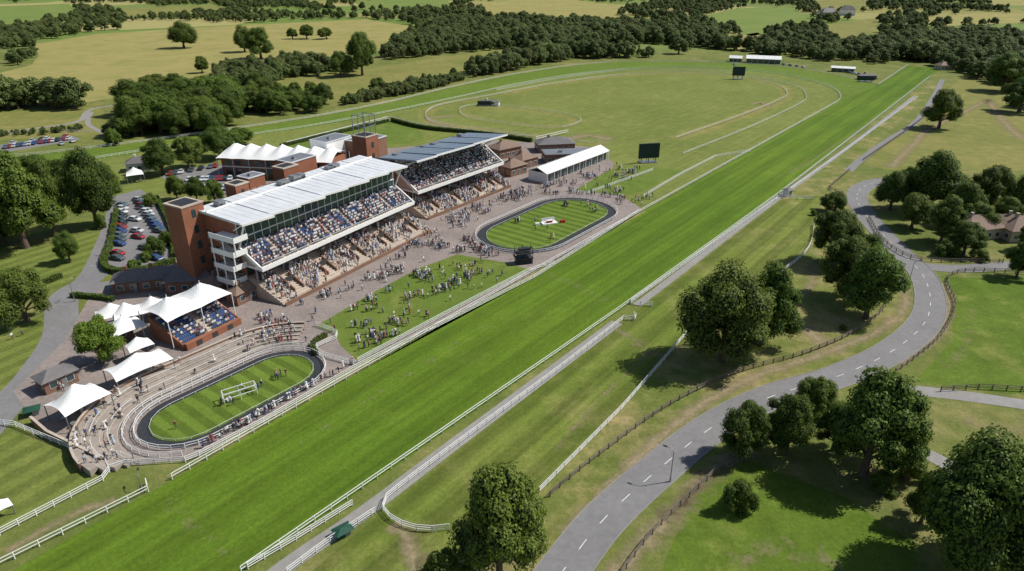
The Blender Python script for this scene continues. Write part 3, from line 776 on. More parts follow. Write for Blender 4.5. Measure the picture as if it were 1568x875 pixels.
def brick_tower(org, rz, w, d, h, name='brick_tower', frame=False):
    E = empty(name, (org[0], org[1], 0), rz); t = MB()
    t.box(0, 0, 0, w, d, h, 0); t.box(-.15, -.15, h, w+.15, d+.15, h+.35, 1)
    t.box(.6, .6, h+.35, w-.6, d-.6, h+.4, 2)
    for z in range(3, int(h)-2, 4):
        t.box(w*.4, -.03, z, w*.6, 0, z+2, 3)
    t.obj('brick_shaft', ['brick', 'conc', 'dark', 'glass'], E)
    if frame:
        f = MB()
        for x in (.5, w/2, w-.5):
            for y in (.5, d-.5): f.beam((x, y, h), (x, y, h+7.5), .22, .22)
        for z in (h+3.5, h+7.3):
            for y in (.5, d-.5): f.beam((.5, y, z), (w-.5, y, z), .2, .2)
            for x in (.5, w-.5): f.beam((x, .5, z), (x, d-.5, z), .2, .2)
        f.obj('steel_frame', ['steel'], E)
    return E
rzA = math.radians(59.5)
x, y = WA(-5.5, 24.5); brick_tower((x, y), rzA, 6, 6.5, 22)
x, y = WA(13, 28); brick_tower((x, y), rzA, 4.2, 4.2, 22)
x, y = WA(32, 31); brick_tower((x, y), rzA, 5.5, 4.5, 21.5)
x, y = G(560, 212, 19); brick_tower((x, y), rzA, 6.5, 6.5, 19, frame=True)

# ---------------------------------------------------------------- canopies
def canopy_mesh(b, x0, y0, w, d, z0, hp, peaks, mi=0, n=14):
    N = int(n*max(1, w/d)); vs = []
    for j in range(n+1):
        for i in range(N+1):
            u = i/N; v = j/n
            sx = .05*d*math.sin(math.pi*v)**1; sy = .05*w/peaks*abs(math.sin(math.pi*u*peaks))
            X = x0+w*u+(sx if u < .5 else -sx)*abs(2*u-1)**6; Y = y0+d*v+(sy if v < .5 else -sy)*abs(2*v-1)**6
            cell = w/peaks; k = min(peaks-1, int(u*peaks)); cx = (k+.5)*cell
            rx = abs(w*u-cx)/(cell/2); ry = abs(2*v-1); r = min(1, (rx**2.6+ry**2.6)**(1/2.6))
            vs.append((X, Y, z0+hp*(1-r)**1.5+.9*(1-max(rx*.35, ry))))
    b.add(vs, [(j*(N+1)+i, j*(N+1)+i+1, (j+1)*(N+1)+i+1, (j+1)*(N+1)+i) for j in range(n) for i in range(N)], mi)
    for i in range(peaks+1):
        for yy in (y0+.15, y0+d-.15):
            xx = min(max(x0+.15, x0+w*i/peaks), x0+w-.15); b.cyl((xx, yy, 0), (xx, yy, z0), .1, .1, 8, mi+1)
    for i in range(peaks): b.cyl((x0+w*(i+.5)/peaks, y0+d/2, z0+hp*.5), (x0+w*(i+.5)/peaks, y0+d/2, z0+hp+1.3), .12, .06, 8, mi+1)
def canopy(px, w, d, z0=3.2, hp=3, peaks=1, rot=59.5, furn=True):
    c = G(*px, z0+1); b = MB(); canopy_mesh(b, -w/2, -d/2, w, d, z0, hp, peaks)
    if furn:
        for i in range(int(w/3)):
            for j in range(int(d/3)):
                X = -w/2+1.5+i*3; Y = -d/2+1.5+j*3
                b.cyl((X, Y, 0), (X, Y, .75), .05, .05, 6, 1); b.cyl((X, Y, .75), (X, Y, .8), .5, .5, 10, 1)
                for q in range(4):
                    cx, cy = X+.8*math.cos(q*1.57), Y+.8*math.sin(q*1.57); b.box(cx-.2, cy-.2, .4, cx+.2, cy+.2, .46, 2)
    b.obj('tensile_canopy', ['canvas', 'steel', 'wood'], None, (c[0], c[1], .05), math.radians(rot))
canopy((212, 468), 11, 6, 3.2, 1.8, 2, 35); canopy((188, 495), 7.5, 6.5, 3.2, 1.8, 1, 50); canopy((170, 474), 7, 5.5, 3.2, 1.8, 1, 30)
canopy((210, 552), 11, 6.5, 3.4, 1.8, 1, 50); canopy((117, 605), 8.5, 7, 3.4, 2.6, 1, 60); canopy((210, 523), 5, 4, 3, 1.2, 1, 50)
canopy((205, 262), 6, 6, 3, 1.6, 1, 30); canopy((-2, 768), 2.6, 2.2, 1.7, .4, 1, 50, False)

def small_stand():
    o = G(288, 538); rz = math.radians(59.3); E = empty('covered_seating_stand', (*o, 0), rz); L = 14
    b = MB(); b.box(0, 0, 0, L, 1.0, 1.5, 0); b.box(0, 11.5, 0, L, 11.8, 5.6, 0)
    for x0, x1 in ((-.3, 0), (L, L+.3)): b.prism([(1.0, 0), (11.5, 0), (11.5, 5.2), (1.0, 1.4)], x0, x1, 0)
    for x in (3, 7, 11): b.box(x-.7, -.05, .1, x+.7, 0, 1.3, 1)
    b.obj('brick_base', ['brick', 'shade'], E)
    t = MB(); pr = [(1.0, 0)]
    for i in range(10): pr += [(1.0+i, 1.2+i*.38), (2.0+i, 1.2+i*.38)]
    pr += [(11, 0)]; t.prism(pr, .01, L-.01, 0); t.obj('seating_steps', ['conc'], E)
    s = MB(); pts = []; ca, sa = math.cos(rz), math.sin(rz)
    for i in range(10):
        x = .5
        while x < L-.4:
            if abs(x-L/2) > .7:
                y = 1.3+i; z = 1.2+i*.38
                s.box(x-.22, y, z+.35, x+.22, y+.36, z+.42); s.box(x-.22, y+.36, z+.4, x+.22, y+.42, z+.85)
                if random.random() < .5: pts.append((o[0]+x*ca-(y+.25)*sa, o[1]+x*sa+(y+.25)*ca, z, rz, 1, KSIT))
            x += .54
    s.obj('seats', ['seat'], E); instancer('seated_crowd', pts, crowd_coll)
    c = MB(); canopy_mesh(c, -1.2, 3.0, L+2.4, 10.5, 6.6, 2.3, 2); c.obj('canopy', ['canvas', 'white'], E)
small_stand()

def marquee(p0, p1, w, h, rh, name='marquee', bays=8):
    a = Vector(p0); q = Vector(p1); L = (q-a).length; rz = math.atan2(q.y-a.y, q.x-a.x)
    b = MB(); b.prism([(0, h), (w/2, h+rh), (w, h), (w, h-.25), (w/2, h+rh-.25), (0, h-.25)], -.4, L+.4, 0)
    b.box(.1, w-.2, 0, L-.1, w-.1, h, 0); b.box(.05, .1, 0, .15, w-.1, h, 0)
    b.box(.2, 1.2, 0, L-.2, 1.3, h-.3, 1)
    for i in range(bays+1):
        x = .2+i*(L-.4)/bays; b.box(x-.08, .02, 0, x+.08, .18, h-.2, 2); b.beam((x, 0, h+.06), (x, w/2, h+rh+.06), .08, .08, 2); b.beam((x, w, h+.06), (x, w/2, h+rh+.06), .08, .08, 2)
        b.box(x-.05, 1.1, 0, x+.05, 1.2, h-.3, 2)
    b.obj(name, ['canvas', 'glass', 'white'], None, (p0[0], p0[1], .05), rz)
marquee(G(838, 282), G(932, 245), 9, 3.8, 1.8, bays=10)
marquee(G(1142, 97), G(1195, 99), 10, 3.6, 2.2, bays=6)
marquee(G(1116, 95), G(1135, 96), 7, 3, 1.8, bays=3)
marquee(G(1272, 110), G(1308, 112), 6, 2.8, 1.2, bays=4)
def hall():
    o = G(343, 270); E = empty('events_hall', (*o, 0), math.radians(-9)); L = 44
    b = MB(); b.box(0, 0, 0, L, 15, 7.2, 0)
    for i in range(10): b.box(1.5+i*4, -.06, 1, 4.2+i*4, 0, 3.4, 1); b.box(1.5+i*4, -.06, 4.6, 4.2+i*4, 0, 6.4, 1)
    b.box(-.1, -.12, 3.8, L+.1, 0, 4.2, 2)
    b.obj('brick_walls', ['brick', 'glass', 'white'], E)
    c = MB(); canopy_mesh(c, -1.2, -1.5, L+2.4, 18, 7.4, 1.7, 7, 0)
    for v_i, v in enumerate(c.v):
        if v[2] > 7.3 and v[2] < 12: c.v[v_i] = (v[0], v[1], v[2]+1.6*(1-abs((v[1]-7.5)/9)))
    c.obj('peaked_roof', ['canvas', 'white'], E)
hall()

def bld(name, px, w, d, h, rh, rot=59.5, wall='brickd', roof='tile', hip=True, flat=False):
    c = G(*px); b = MB(); b.box(0, 0, 0, w, d, h, 0); e = .5
    if flat:
        b.box(-.2, -.2, h, w+.2, d+.2, h+.3, 1); b.box(.4, .4, h+.3, w-.4, d-.4, h+.34, 4); b.box(w*.3, d*.3, h+.34, w*.3+1.5, d*.3+1.2, h+1.2, 4)
    else:
        i = d/2 if hip else 0
        i = min(i, w/2-.1)
        b.add([(-e, -e, h), (w+e, -e, h), (w+e, d+e, h), (-e, d+e, h), (i-(0 if hip else e), d/2, h+rh), (w-i+(0 if hip else e), d/2, h+rh)],
              [(0, 1, 5, 4), (1, 2, 5), (2, 3, 4, 5), (3, 0, 4), (3, 2, 1, 0)], 1)
        if w > 6: b.box(w*.3, d/2-.4, h+rh*.5, w*.3+.8, d/2+.4, h+rh+.9, 0)
    for k in range(max(1, int(w/3))):
        x = 1+k*3
        if x+1.4 < w: b.box(x-.08, -.05, .9, x+1.38, 0, 2.28, 3); b.box(x, -.08, 1, x+1.3, -.05, 2.2, 2)
    for k in range(max(1, int(d/3))):
        y = 1+k*3
        if y+1.3 < d: b.box(-.05, y-.08, .9, 0, y+1.28, 2.28, 3); b.box(-.08, y, 1, -.05, y+1.2, 2.2, 2)
    b.box(w*.5, -.1, 0, w*.5+.9, -.02, min(2.1, h*.9), 4)
    b.obj(name, [wall, roof, 'glass', 'white', 'steel'], None, (c[0], c[1], .05), math.radians(rot))
bld('brick_pavilion', (782, 272), 9, 7, 3.6, 2.2, 45); bld('brick_pavilion', (800, 260), 9, 8, 3.6, 2.4, 45); bld('brick_pavilion', (765, 245), 12, 8, 4, 2.4, 40)
bld('service_building', (835, 252), 20, 9, 3.6, .4, 8, 'brickd', 'slate', flat=True)
bld('service_building', (825, 235), 16, 9, 3.6, 2.2, 10, 'brickd', 'slate')
bld('service_building', (452, 292), 12, 8, 10, .4, 59.5, 'brick', 'roofw', flat=True)
bld('service_building', (505, 262), 14, 9, 11, .4, 59.5, 'white', 'roofw', flat=True)
bld('service_building', (560, 258), 14, 10, 10, .4, 59.5, 'brickd', 'roofw', flat=True)
bld('service_building', (385, 300), 7, 6, 6, .4, 59.5, 'brick', 'roofw', flat=True)
bld('gatehouse', (175, 452), 9, 6, 3, 2.2, 20, 'brickd', 'slate'); bld('gatehouse', (215, 448), 9, 6, 3, 2.2, 20, 'brickd', 'slate')
bld('ticket_office', (255, 452), 12, 7, 3.4, 2.4, 10, 'brickd', 'slate'); bld('ticket_office', (330, 462), 9, 6, 3.5, 2.0, 59, 'brickd', 'tile')
bld('refreshment_kiosk', (155, 535), 7, 4, 2.8, 1.5, 50, 'brickd', 'slate'); bld('refreshment_kiosk', (252, 522), 5, 4, 3, 1.5, 50, 'brickd', 'slate')
bld('refreshment_kiosk', (72, 606), 6, 4, 2.7, 1.4, 55, 'brickd', 'slate')
bld('refreshment_kiosk', (365, 470), 7, 4, 3, 1.4, 59, 'brickd', 'tile')
bld('brick_house', (1480, 372), 13, 9, 3.6, 3, 15, 'conc', 'tile'); bld('brick_house', (1510, 362), 14, 9, 3.6, 3, -30, 'conc', 'tile'); bld('brick_house', (1545, 372), 12, 9, 3.6, 3, 5, 'conc', 'tile')
bld('farmhouse', (1258, 30), 26, 14, 9, 6, 10, 'white', 'slate'); bld('farmhouse', (1285, 24), 22, 12, 8, 6, -20, 'white', 'slate')
bld('farmhouse', (1440, 108), 10, 7, 3.4, 2.4, 10, 'conc', 'tile'); bld('stable_block', (1315, 122), 12, 4, 2.6, 1.3, -5, 'brickd', 'slate')
bld('stable_block', (735, 162), 11, 3, 2.4, .8, -12, 'white', 'slate'); bld('equipment_shed', (520, 828), 1.8, 1.1, 1.1, .4, 40, 'green', 'green'); bld('equipment_shed', (42, 640), 1.8, 1.3, 1.2, .4, 30, 'green', 'green')
bld('lodge', (112, 275), 10, 7, 3.4, 2, 40, 'white', 'slate'); bld('lodge', (195, 265), 10, 6, 3.4, 2, 20, 'white', 'slate')
bld('equipment_shed', (1205, 302), 2.6, 2, 2.2, .8, 30, 'white', 'slate')

def screen(px, w, h, leg, rot):
    c = G(*px); b = MB(); b.box(-w/2, 0, leg, w/2, .8, leg+h, 0); b.box(-w/2+.3, -.05, leg+.3, w/2-.3, 0, leg+h-.3, 1)
    for x in (-w*.35, 0, w*.35): b.beam((x, .4, 0), (x, .4, leg), .35, .35, 2); b.beam((x, 2.6, 0), (x, .9, leg+h*.6), .2, .2, 2)
    b.box(-w*.4, -.6, 0, w*.4, 3, .35, 2)
    b.obj('big_screen', ['dark', 'screen', 'steel'], None, (c[0], c[1], .05), math.radians(rot))
screen((993, 250), 8.8, 6, 2, 12); screen((1130, 122), 8.5, 6, 2.5, -5); screen((742, 163), 8, 2, .8, 0); screen((1325, 126), 11, 3, 1, -10)
def platform(px, rot):
    c = G(*px); b = MB()
    for x in (0, 2.2, 4.4):
        for y in (0, 2.6): b.beam((x, y, 0), (x, y, 4.8), .12, .12, 0)
    for z in (1.6, 3.0): b.box(-.2, -.2, z, 4.6, 2.8, z+.12, 0)
    b.box(.1, .1, 0.1, 4.3, 2.5, 1.5, 1)
    b.beam((0, 0, 0), (2.2, 0, 3), .08, .08, 0); b.beam((4.4, 0, 0), (2.2, 0, 3), .08, .08, 0)
    b.box(.8, .6, 3.12, 3.6, 2.0, 4.4, 1)
    for z in (3.7, 4.1): b.beam((-.1, -.1, z), (4.5, -.1, z), .06, .06, 2); b.beam((-.1, 2.7, z), (4.5, 2.7, z), .06, .06, 2)
    b.beam((3.9, 1.3, 4.0), (4.4, .6, 4.9), .35, .3, 1)
    b.obj('camera_platform', ['dark', 'dark', 'steel'], None, (c[0], c[1], .06), math.radians(rot))
platform((792, 407), 15)
def frame(px):
    c = G(*px); b = MB()
    for x in (0, 3, 6):
        for y in (0, 1.6): b.beam((x, y, 0), (x, y, 2.1), .11, .11)
    for z in (1.0, 2.1):
        for y in (0, 1.6): b.beam((0, y, z), (6, y, z), .1, .1)
        for x in (0, 6): b.beam((x, 0, z), (x, 1.6, z), .1, .1)
    b.box(.5, .3, 0, 1.4, 1.2, .5)
    b.obj('winners_enclosure_frame', ['white'], None, (c[0], c[1], .09), math.radians(35))
frame((345, 620))
def stage(px):
    c = G(*px); b = MB(); b.box(0, 0, 0, 5, 2.6, .35, 0); b.box(.3, 2.2, .35, 4.7, 2.3, 1.6, 0); b.box(1.5, .6, .35, 3.4, 1.4, 1.1, 1); b.box(1.4, .5, 1.1, 3.5, 1.5, 1.15, 0)
    b.box(6, 0, 0, 7.5, .8, .9, 1); b.box(-2.4, .4, 0, -1, 1.2, .8, 0)
    b.obj('presentation_stage', ['white', 'red'], None, (c[0], c[1], .09), math.radians(20))
stage((832, 346))
def lamp(px, h=7, rot=0):
    c = G(*px); b = MB(); b.cyl((0, 0, 0), (0, 0, h-.6), .1, .06, 8); b.cyl((0, 0, 0), (0, 0, 1), .14, .13, 8)
    prev = Vector((0, 0, h-.6))
    for i in range(1, 6):
        t = i/5*math.pi/2; q = Vector((1.2*(1-math.cos(t)), 0, h-.6+.6*math.sin(t))); b.cyl(prev, q, .06, .05, 6); prev = q
    b.box(1.1, -.14, h-.08, 1.8, .14, h+.06, 1)
    b.obj('street_lamp', ['steel', 'dark'], None, (c[0], c[1], .03), rot)
lamp((1026, 738), 6.5, 2.6); lamp((1392, 432), 6, 0); lamp((115, 462), 6, 1); lamp((170, 390), 6, 0); lamp((218, 752), 3.2, 2)

# ---------------------------------------------------------------- cars
def car_mesh():
    b = MB(); W2 = .88
    side = [(-2.15, .35), (-2.2, .62), (-2.05, .82), (-1.15, .95), (1.55, .98), (2.1, .9), (2.15, .4)]
    n = len(side)
    vs = [(-W2, y, z) for y, z in side]+[(W2, y, z) for y, z in side]
    vs2 = [(x*(.93 if z > .8 else 1), y, z) for x, y, z in vs]
    b.add(vs2, [(i, (i+1) % n, n+(i+1) % n, n+i) for i in range(n)]+[tuple(range(n))[::-1], tuple(range(n, 2*n))], 0)
    a, c = .8, .64
    b.hexa([(-a, -1.2, .94), (a, -1.2, .94), (a, 1.65, .96), (-a, 1.65, .96), (-c, -.45, 1.4), (c, -.45, 1.4), (c, 1.1, 1.42), (-c, 1.1, 1.42)], 1)
    b.hexa([(-c-.02, -.5, 1.4), (c+.02, -.5, 1.4), (c+.02, 1.15, 1.42), (-c-.02, 1.15, 1.42), (-c+.05, -.4, 1.47), (c-.05, -.4, 1.47), (c-.05, 1.05, 1.48), (-c+.05, 1.05, 1.48)], 0)
    for s in (-1, 1):
        for y in (-1.35, 1.3): b.cyl((s*.72, y, .32), (s*.9, y, .32), .32, .32, 12, 2); b.cyl((s*.9, y, .32), (s*.91, y, .32), .18, .18, 8, 3)
        b.box(s*.62-.15, -2.21, .6, s*.62+.15, -2.17, .74, 3); b.box(s*.62-.13, 2.12, .68, s*.62+.13, 2.15, .82, 4)
        b.beam((s*.8, -1.15, .97), (s*.66, -.45, 1.4), .05, .05, 0); b.beam((s*.8, 1.6, .97), (s*.66, 1.1, 1.42), .07, .07, 0); b.beam((s*.8, .2, .97), (s*.655, .2, 1.41), .06, .05, 0)
        b.box(s*.92-.1, -.95, .95, s*.92+.1, -.8, 1.07, 0)
    return b.mesh('car', ['paint', 'glass', 'tyre', 'steel', 'red'])
CAR = car_mesh()
def cars(px0, px1, n, rot, skip=.1, name='parked_car'):
    a = G(*px0); c = G(*px1)
    for i in range(n):
        if random.random() < skip: continue
        t = i/max(1, n-1); place(CAR, name, a[0]+(c[0]-a[0])*t, a[1]+(c[1]-a[1])*t, .05, math.radians(rot)+random.uniform(-.05, .05), 1)
cars((188, 316), (180, 398), 14, 75, .05); cars((212, 308), (244, 356), 11, 75, .1); cars((222, 382), (240, 398), 3, 60); cars((205, 330), (214, 375), 6, 75, .3)
cars((262, 268), (330, 256), 10, 10, .1); cars((290, 290), (370, 290), 12, 10, .15); cars((290, 277), (360, 275), 11, 10, .15)
cars((10, 227), (105, 214), 17, 10, .1); cars((20, 221), (100, 211), 12, 10, .3); cars((95, 222), (112, 218), 2, 40)
cars((1278, 108), (1340, 120), 9, 30, .2); cars((1200, 100), (1230, 104), 4, 0)
cars((1112, 100), (1125, 100), 2, 0)

# ---------------------------------------------------------------- trees
def leaf_quads(P, Nrm, size, jit):
    n = len(P)
    Nn = Nrm+rng.normal(0, jit, (n, 3)); Nn /= np.linalg.norm(Nn, axis=1)[:, None]+1e-9
    A = np.cross(Nn, rng.normal(0, 1, (n, 3))); A /= np.linalg.norm(A, axis=1)[:, None]+1e-9
    B = np.cross(Nn, A); s = size*rng.uniform(.6, 1.3, (n, 1)); A = A*s; B = B*s*rng.uniform(.6, 1, (n, 1))
    return np.stack([P-A*.5, P-B*.5, P+A*.5, P+B*.5], 1).reshape(-1, 3)
def tree_mesh(name, H=12., R=6., nleaf=16000, leaf=.34, seed=0, zlow=.2, nl=16, mat='leaf', trunk=True):
    global rng
    rng = np.random.default_rng(seed); rr = random.Random(seed)
    lobes = []
    ecc = rr.uniform(0, 6.28)
    for i in range(nl):
        a = i*2.399+rr.uniform(-.6, .6); h = ((i+.5)/nl)
        zz = H*(zlow+.12)+(H*(.97-zlow-.12)-R*.22)*h+rr.uniform(-.05, .05)*H
        env = math.sin(math.pi*min(1, .24+h*.68))**.8
        rad = R*.78*env*rr.uniform(.6, 1.08)*(1+.16*math.cos(a-ecc)) if i < nl-2 else R*.2
        lobes.append((rad*math.cos(a), rad*math.sin(a), zz, R*rr.uniform(.19, .36)))
    lobes.append((0, 0, H*.55, R*.55)); lobes.append((R*.2*math.cos(ecc), R*.2*math.sin(ecc), H*.7, R*.4))
    C = np.array([l[:3] for l in lobes]); rad = np.array([l[3] for l in lobes])
    w = rad**2; idx = rng.choice(len(lobes), int(nleaf*1.6), p=w/w.sum())
    D = rng.normal(0, 1, (len(idx), 3)); D /= np.linalg.norm(D, axis=1)[:, None]
    D[:, 2] = np.where(D[:, 2] < -.55, -D[:, 2], D[:, 2])
    r0 = rad[idx]
    ph = rng.uniform(0, 6, 6)
    nz = np.sin(D[:, 0]*5+ph[0]+idx)*np.sin(D[:, 1]*5+ph[1]+idx*2)*np.sin(D[:, 2]*5+ph[2])
    nz2 = np.sin(D[:, 0]*11+ph[3]+idx)*np.sin(D[:, 1]*12+ph[4])*np.sin(D[:, 2]*11+ph[5]+idx)
    rr0 = r0*(1+.22*nz+.16*nz2)*rng.uniform(.82, 1.08, len(idx))
    P = C[idx]+D*rr0[:, None]*np.array([1, 1, .85])
    inside = np.zeros(len(idx), bool)
    for k in range(len(lobes)):
        d = np.linalg.norm((P-C[k])/np.array([1, 1, .85]), axis=1)
        inside |= (d < rad[k]*.72)
    keep = (~inside) & ((nz2+nz*.5) > -.42+rng.uniform(-.15, .15, len(idx)))
    P = P[keep][:nleaf]; D = D[keep][:nleaf]; tone = (nz*.6+nz2*.8)[keep][:nleaf]
    V = leaf_quads(P, D*1.0+np.array([0, 0, .3]), leaf, .36)
    n = len(P); verts = V.tolist(); faces = np.arange(4*n).reshape(-1, 4).tolist(); mi = [0]*n
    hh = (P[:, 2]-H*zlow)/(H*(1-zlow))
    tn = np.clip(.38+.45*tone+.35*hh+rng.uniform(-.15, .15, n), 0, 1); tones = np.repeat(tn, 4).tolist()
    b = MB()
    import bmesh
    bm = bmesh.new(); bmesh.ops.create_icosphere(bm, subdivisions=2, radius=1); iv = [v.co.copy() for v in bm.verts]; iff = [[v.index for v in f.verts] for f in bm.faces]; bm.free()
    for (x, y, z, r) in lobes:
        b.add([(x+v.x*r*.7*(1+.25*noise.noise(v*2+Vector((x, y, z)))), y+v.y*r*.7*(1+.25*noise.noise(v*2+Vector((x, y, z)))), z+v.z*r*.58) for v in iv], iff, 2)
    if trunk:
        tr = R*.065
        b.cyl((0, 0, -.2), (0, 0, H*.12), tr*1.7, tr*1.15, 10, 1); b.cyl((0, 0, H*.12), (0.1, 0, H*.38), tr*1.15, tr*.85, 10, 1); b.cyl((.1, 0, H*.38), (0, 0.1, H*.75), tr*.85, tr*.3, 8, 1)
        for k in range(0, len(lobes)-2, 1):
            x, y, z, r = lobes[k]; z0 = min(H*.5, max(H*.18, z-.45*R)); mid = (x*.45, y*.45, (z0+z)/2+.2)
            b.cyl((0, 0, z0), mid, tr*.42, tr*.28, 6, 1); b.cyl(mid, (x, y, z), tr*.28, tr*.1, 6, 1)
    off = len(verts); verts += b.v; faces += [[i+off for i in f] for f in b.f]; mi += b.m; tones += [.3]*len(b.v)
    me = bpy.data.meshes.new(name); me.from_pydata(verts, [], faces)
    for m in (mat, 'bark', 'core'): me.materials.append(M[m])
    me.polygons.foreach_set('material_index', mi)
    at = me.attributes.new('tone', 'FLOAT', 'POINT'); at.data.foreach_set('value', tones); me.update()
    return me
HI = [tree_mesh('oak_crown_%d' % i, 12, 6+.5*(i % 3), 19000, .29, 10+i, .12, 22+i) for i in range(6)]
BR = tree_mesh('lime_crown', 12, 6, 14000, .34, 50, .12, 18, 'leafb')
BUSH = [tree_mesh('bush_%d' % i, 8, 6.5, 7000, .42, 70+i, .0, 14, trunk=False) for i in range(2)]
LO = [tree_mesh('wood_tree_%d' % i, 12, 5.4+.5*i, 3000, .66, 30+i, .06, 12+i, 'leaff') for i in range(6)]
lo_coll = make_coll('woodland_trees', LO); hi_coll = make_coll('near_trees', HI)

def tree(x, y, wpx, hpx, kind=None, name='oak_tree'):
    t = depth(y); X, Y = G(x, y); hw = hpx*t/FPX/.88; ww = wpx*t/FPX
    me = kind if kind is not None else random.choice(HI)
    base = 8 if me in BUSH else 12; R = 12.9
    sx = ww/R; sz = hw/base; place(me, name, X, Y, 0, random.uniform(0, 6.28), (sx, sx, sz))
for t in [(1105, 552, 132, 138), (1168, 532, 100, 122), (1325, 488, 105, 104), (1292, 455, 90, 94), (1275, 402, 82, 80), (1350, 430, 40, 40), (1277, 325, 42, 30), (1320, 415, 64, 54),
          (1362, 322, 56, 54), (1422, 325, 92, 84), (1395, 350, 58, 48), (1440, 372, 64, 66), (1475, 390, 58, 46), (1510, 325, 66, 68), (1556, 330, 50, 56), (1470, 345, 64, 60), (1490, 355, 54, 44), (1535, 345, 40, 40), (1385, 300, 44, 40), (1570, 385, 40, 44), (1456, 318, 50, 50),
          (1437, 197, 60, 52), (1560, 172, 56, 48), (1600, 165, 60, 60), (1535, 140, 60, 50), (1140, 700, 82, 92), (1203, 695, 84, 95), (1245, 645, 66, 72), (1322, 728, 156, 162), (1385, 735, 66, 75), (1275, 690, 66, 80),
          (1480, 868, 180, 210), (1575, 850, 145, 205), (1410, 800, 64, 84), (765, 893, 158, 195), (680, 925, 85, 95), (1556, 425, 50, 55),
          (42, 492, 85, 82), (150, 348, 66, 108), (108, 402, 34, 45), (40, 380, 115, 132), (5, 372, 90, 120), (85, 362, 64, 104), (20, 300, 80, 60), (60, 290, 70, 50), (110, 310, 44, 60), (170, 310, 44, 50),
          (250, 268, 58, 50), (290, 258, 54, 46), (338, 243, 58, 46), (370, 222, 55, 25), (272, 306, 30, 36), (302, 308, 26, 34), (330, 312, 32, 36), (282, 74, 40, 34), (555, 116, 42, 60), (470, 60, 26, 20), (500, 60, 26, 16), (448, 60, 20, 14), (400, 90, 50, 40), (375, 80, 30, 34), (310, 112, 26, 22), (232, 318, 24, 20), (695, 120, 16, 14), (580, 142, 28, 20), (430, 175, 40, 30), (480, 172, 34, 24), (522, 118, 36, 36)]:
    tree(*t)
tree(157, 556, 72, 74, BR, 'lime_tree')
for t in [(1130, 778, 56, 48), (1350, 752, 48, 32), (240, 392, 34, 28), (255, 378, 26, 22), (205, 412, 24, 14), (1395, 730, 40, 26), (1450, 392, 40, 22), (1500, 398, 30, 16), (225, 400, 20, 14), (175, 222, 30, 22), (155, 350, 20, 20),
          (1290, 505, 14, 8), (1245, 330, 12, 8)]:
    tree(*t, kind=random.choice(BUSH), name='shrub')

def woods(name, px, sp, smin, smax, coll, nk, keep=1.0, exclude=True, gaps=None):
    poly = GL(px); xs = [p[0] for p in poly]; ys = [p[1] for p in poly]; pts = []
    y = min(ys)
    while y < max(ys):
        s = sp*(1 if y < 900 else (1.35 if y < 1500 else 1.9))
        x = min(xs)
        while x < max(xs):
            X = x+random.uniform(-.45, .45)*s; Y = y+random.uniform(-.45, .45)*s
            ok = inpoly(X, Y, poly) and random.random() < keep and not (exclude and any(inpoly(X, Y, f) for f in fields))
            if ok and gaps is not None and noise.noise(Vector((X/150, Y/120, 3.3))) < gaps: ok = random.random() < .03
            if ok:
                k = 1 if y < 900 else 1.0
                big = .8+.45*(noise.noise(Vector((X/45, Y/45, 9)))+.5)
                pts.append((X, Y, 0, random.uniform(0, 6.28), random.uniform(smin, smax)*k*big, random.randrange(nk)))
            x += s
        y += s
    if pts: instancer(name, pts, coll)
    return len(pts)
cnt = 0
cnt += woods('distant_woodland', [(-180, -24), (1750, -24), (1750, 60), (1568, 56), (1440, 60), (1350, 66), (1262, 66), (1150, 60), (1060, 46), (960, 36), (900, 30), (760, 26), (640, 40), (560, 28), (430, 34), (330, 36), (150, 48), (52, 66), (55, 84), (40, 100), (0, 108), (-180, 115)], 12, .55, 1.0, lo_coll, 6, gaps=-.02)
cnt += woods('woodland', [(585, 88), (625, 58), (660, 40), (760, 30), (900, 36), (1060, 50), (1150, 62), (1262, 70), (1350, 68), (1440, 62), (1568, 60), (1750, 64), (1750, 150), (1568, 138), (1500, 124), (1450, 106), (1400, 92), (1330, 100), (1300, 94), (1240, 94), (1215, 86), (1120, 84), (1010, 88), (900, 91), (840, 97), (800, 106), (725, 120), (712, 112), (795, 92), (790, 74), (700, 82), (600, 93)], 9, .65, 1.2, lo_coll, 6, gaps=-.3)
cnt += woods('copse', [(195, 170), (235, 152), (345, 150), (352, 195), (335, 210), (200, 208)], 9, .85, 1.5, hi_coll, 6)
cnt += woods('copse', [(350, 150), (420, 142), (500, 156), (506, 168), (430, 174), (350, 174)], 8, .6, 1.1, hi_coll, 6)
cnt += woods('copse', [(-120, 158), (122, 157), (128, 167), (-120, 172)], 8, .9, 1.3, lo_coll, 6)
cnt += woods('copse', [(325, 118), (350, 104), (420, 104), (545, 104), (548, 113), (420, 122), (410, 140), (350, 150)], 9, .6, 1.1, lo_coll, 6, exclude=False)
cnt += woods('hedgerow', [(525, 163), (520, 156), (640, 132), (700, 120), (712, 124), (640, 142)], 4, .3, .5, lo_coll, 6, exclude=False)
cnt += woods('hedgerow', [(0, 205), (140, 196), (140, 201), (0, 212)], 3.5, .2, .3, lo_coll, 6, exclude=False)
cnt += woods('hedgerow', [(160, 215), (175, 190), (200, 200), (200, 212)], 4, .3, .6, lo_coll, 6, exclude=False)
cnt += woods('copse', [(-150, 300), (-10, 290), (-10, 380), (-150, 420)], 9, .9, 1.3, lo_coll, 6)
print('woods', cnt)

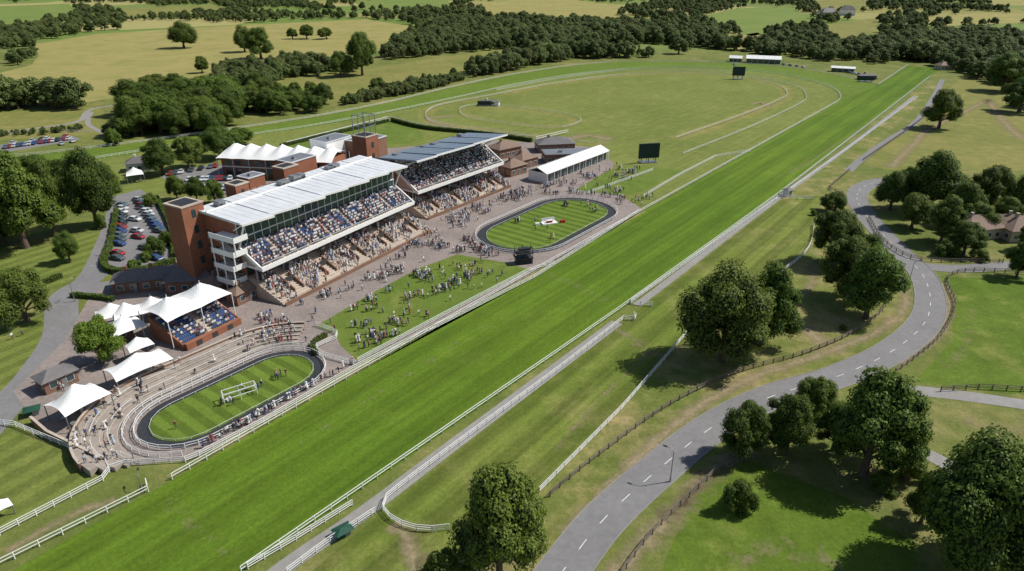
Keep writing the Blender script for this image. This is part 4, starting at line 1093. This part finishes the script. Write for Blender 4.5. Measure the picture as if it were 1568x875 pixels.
def hedge(px, w, h, name='hedge'):
    pts = resample(cr(GL(px), 5), .8); n = int(len(pts)*90*(h+w)/3)
    P = []; D = []
    for _ in range(n):
        i = random.randrange(len(pts)-1); a = pts[i]; c = pts[i+1]; t = random.random()
        d = Vector((c[0]-a[0], c[1]-a[1])).normalized(); nx, ny = -d.y, d.x
        s = random.random(); bump = .12*math.sin(i*.9)
        if s < .45: o = random.uniform(-w/2, w/2); z = h+bump+random.uniform(-.1, .1); dn = (0, 0, 1)
        else:
            sg = random.choice((-1, 1)); o = sg*(w/2+bump*.5); z = random.uniform(0, h); dn = (nx*sg, ny*sg, .2)
        P.append((a[0]+(c[0]-a[0])*t+nx*o, a[1]+(c[1]-a[1])*t+ny*o, z)); D.append(dn)
    V = leaf_quads(np.array(P), np.array(D), .3, .5)
    me = bpy.data.meshes.new(name); v = V.tolist(); f = np.arange(len(v)).reshape(-1, 4).tolist(); mi = [0]*len(f); b = MB()
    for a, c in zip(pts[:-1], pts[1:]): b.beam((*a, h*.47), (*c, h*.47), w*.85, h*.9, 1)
    off = len(v); f += [[k+off for k in q] for q in b.f]; mi += b.m; v += b.v
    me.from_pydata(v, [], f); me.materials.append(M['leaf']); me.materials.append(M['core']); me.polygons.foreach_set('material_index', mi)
    at = me.attributes.new('tone', 'FLOAT', 'POINT'); at.data.foreach_set('value', np.random.default_rng(3).uniform(.2, .8, len(v)))
    o = bpy.data.objects.new(name, me); COL.objects.link(o)
hedge([(180, 325), (172, 370), (160, 405), (175, 418), (215, 418), (268, 402)], 1.6, 1.5)
hedge([(240, 305), (262, 350), (268, 395)], 1.4, 1.4)
hedge([(485, 545), (478, 530), (500, 515)], 1.0, 1.0)
hedge([(95, 425), (60, 438), (0, 448)], 1.2, 1.3)
hedge([(600, 186), (650, 198), (740, 207), (815, 218)], 1.5, 1.8)
hedge([(430, 226), (480, 214), (595, 187)], 1.4, 1.6)
hedge([(110, 455), (150, 458), (175, 462)], 1.2, 1.2)

# ---------------------------------------------------------------- light, sky, camera
to_sun_az = math.atan2(1, .22); EL = math.radians(50)
d = Vector((math.sin(to_sun_az)*math.cos(EL), math.cos(to_sun_az)*math.cos(EL), math.sin(EL)))
sun = bpy.data.lights.new('sun', 'SUN'); sun.energy = 5.0; sun.angle = math.radians(.5); sun.color = (1, .96, .89)
so = bpy.data.objects.new('sun', sun); COL.objects.link(so); so.rotation_euler = d.to_track_quat('Z', 'Y').to_euler(); so.location = (0, 0, 300)
w = bpy.data.worlds.new('World'); scene.world = w; w.use_nodes = True; nt = w.node_tree
bg = nt.nodes['Background']; sk = nt.nodes.new('ShaderNodeTexSky'); sk.sky_type = 'NISHITA'; sk.sun_disc = False
sk.sun_elevation = EL; sk.sun_rotation = to_sun_az; sk.altitude = 100
nt.links.new(sk.outputs[0], bg.inputs[0]); bg.inputs[1].default_value = .09
cam = bpy.data.cameras.new('camera'); co = bpy.data.objects.new('camera', cam); COL.objects.link(co)
cam.sensor_width = 36; cam.lens = 36*FPX/1568; cam.clip_start = .5; cam.clip_end = 20000
co.location = (0, 0, CH); co.rotation_euler = (math.radians(90)-PITCH, 0, 0); scene.camera = co
scene.view_settings.view_transform = 'Standard'; scene.view_settings.look = 'None'; scene.view_settings.exposure = 0
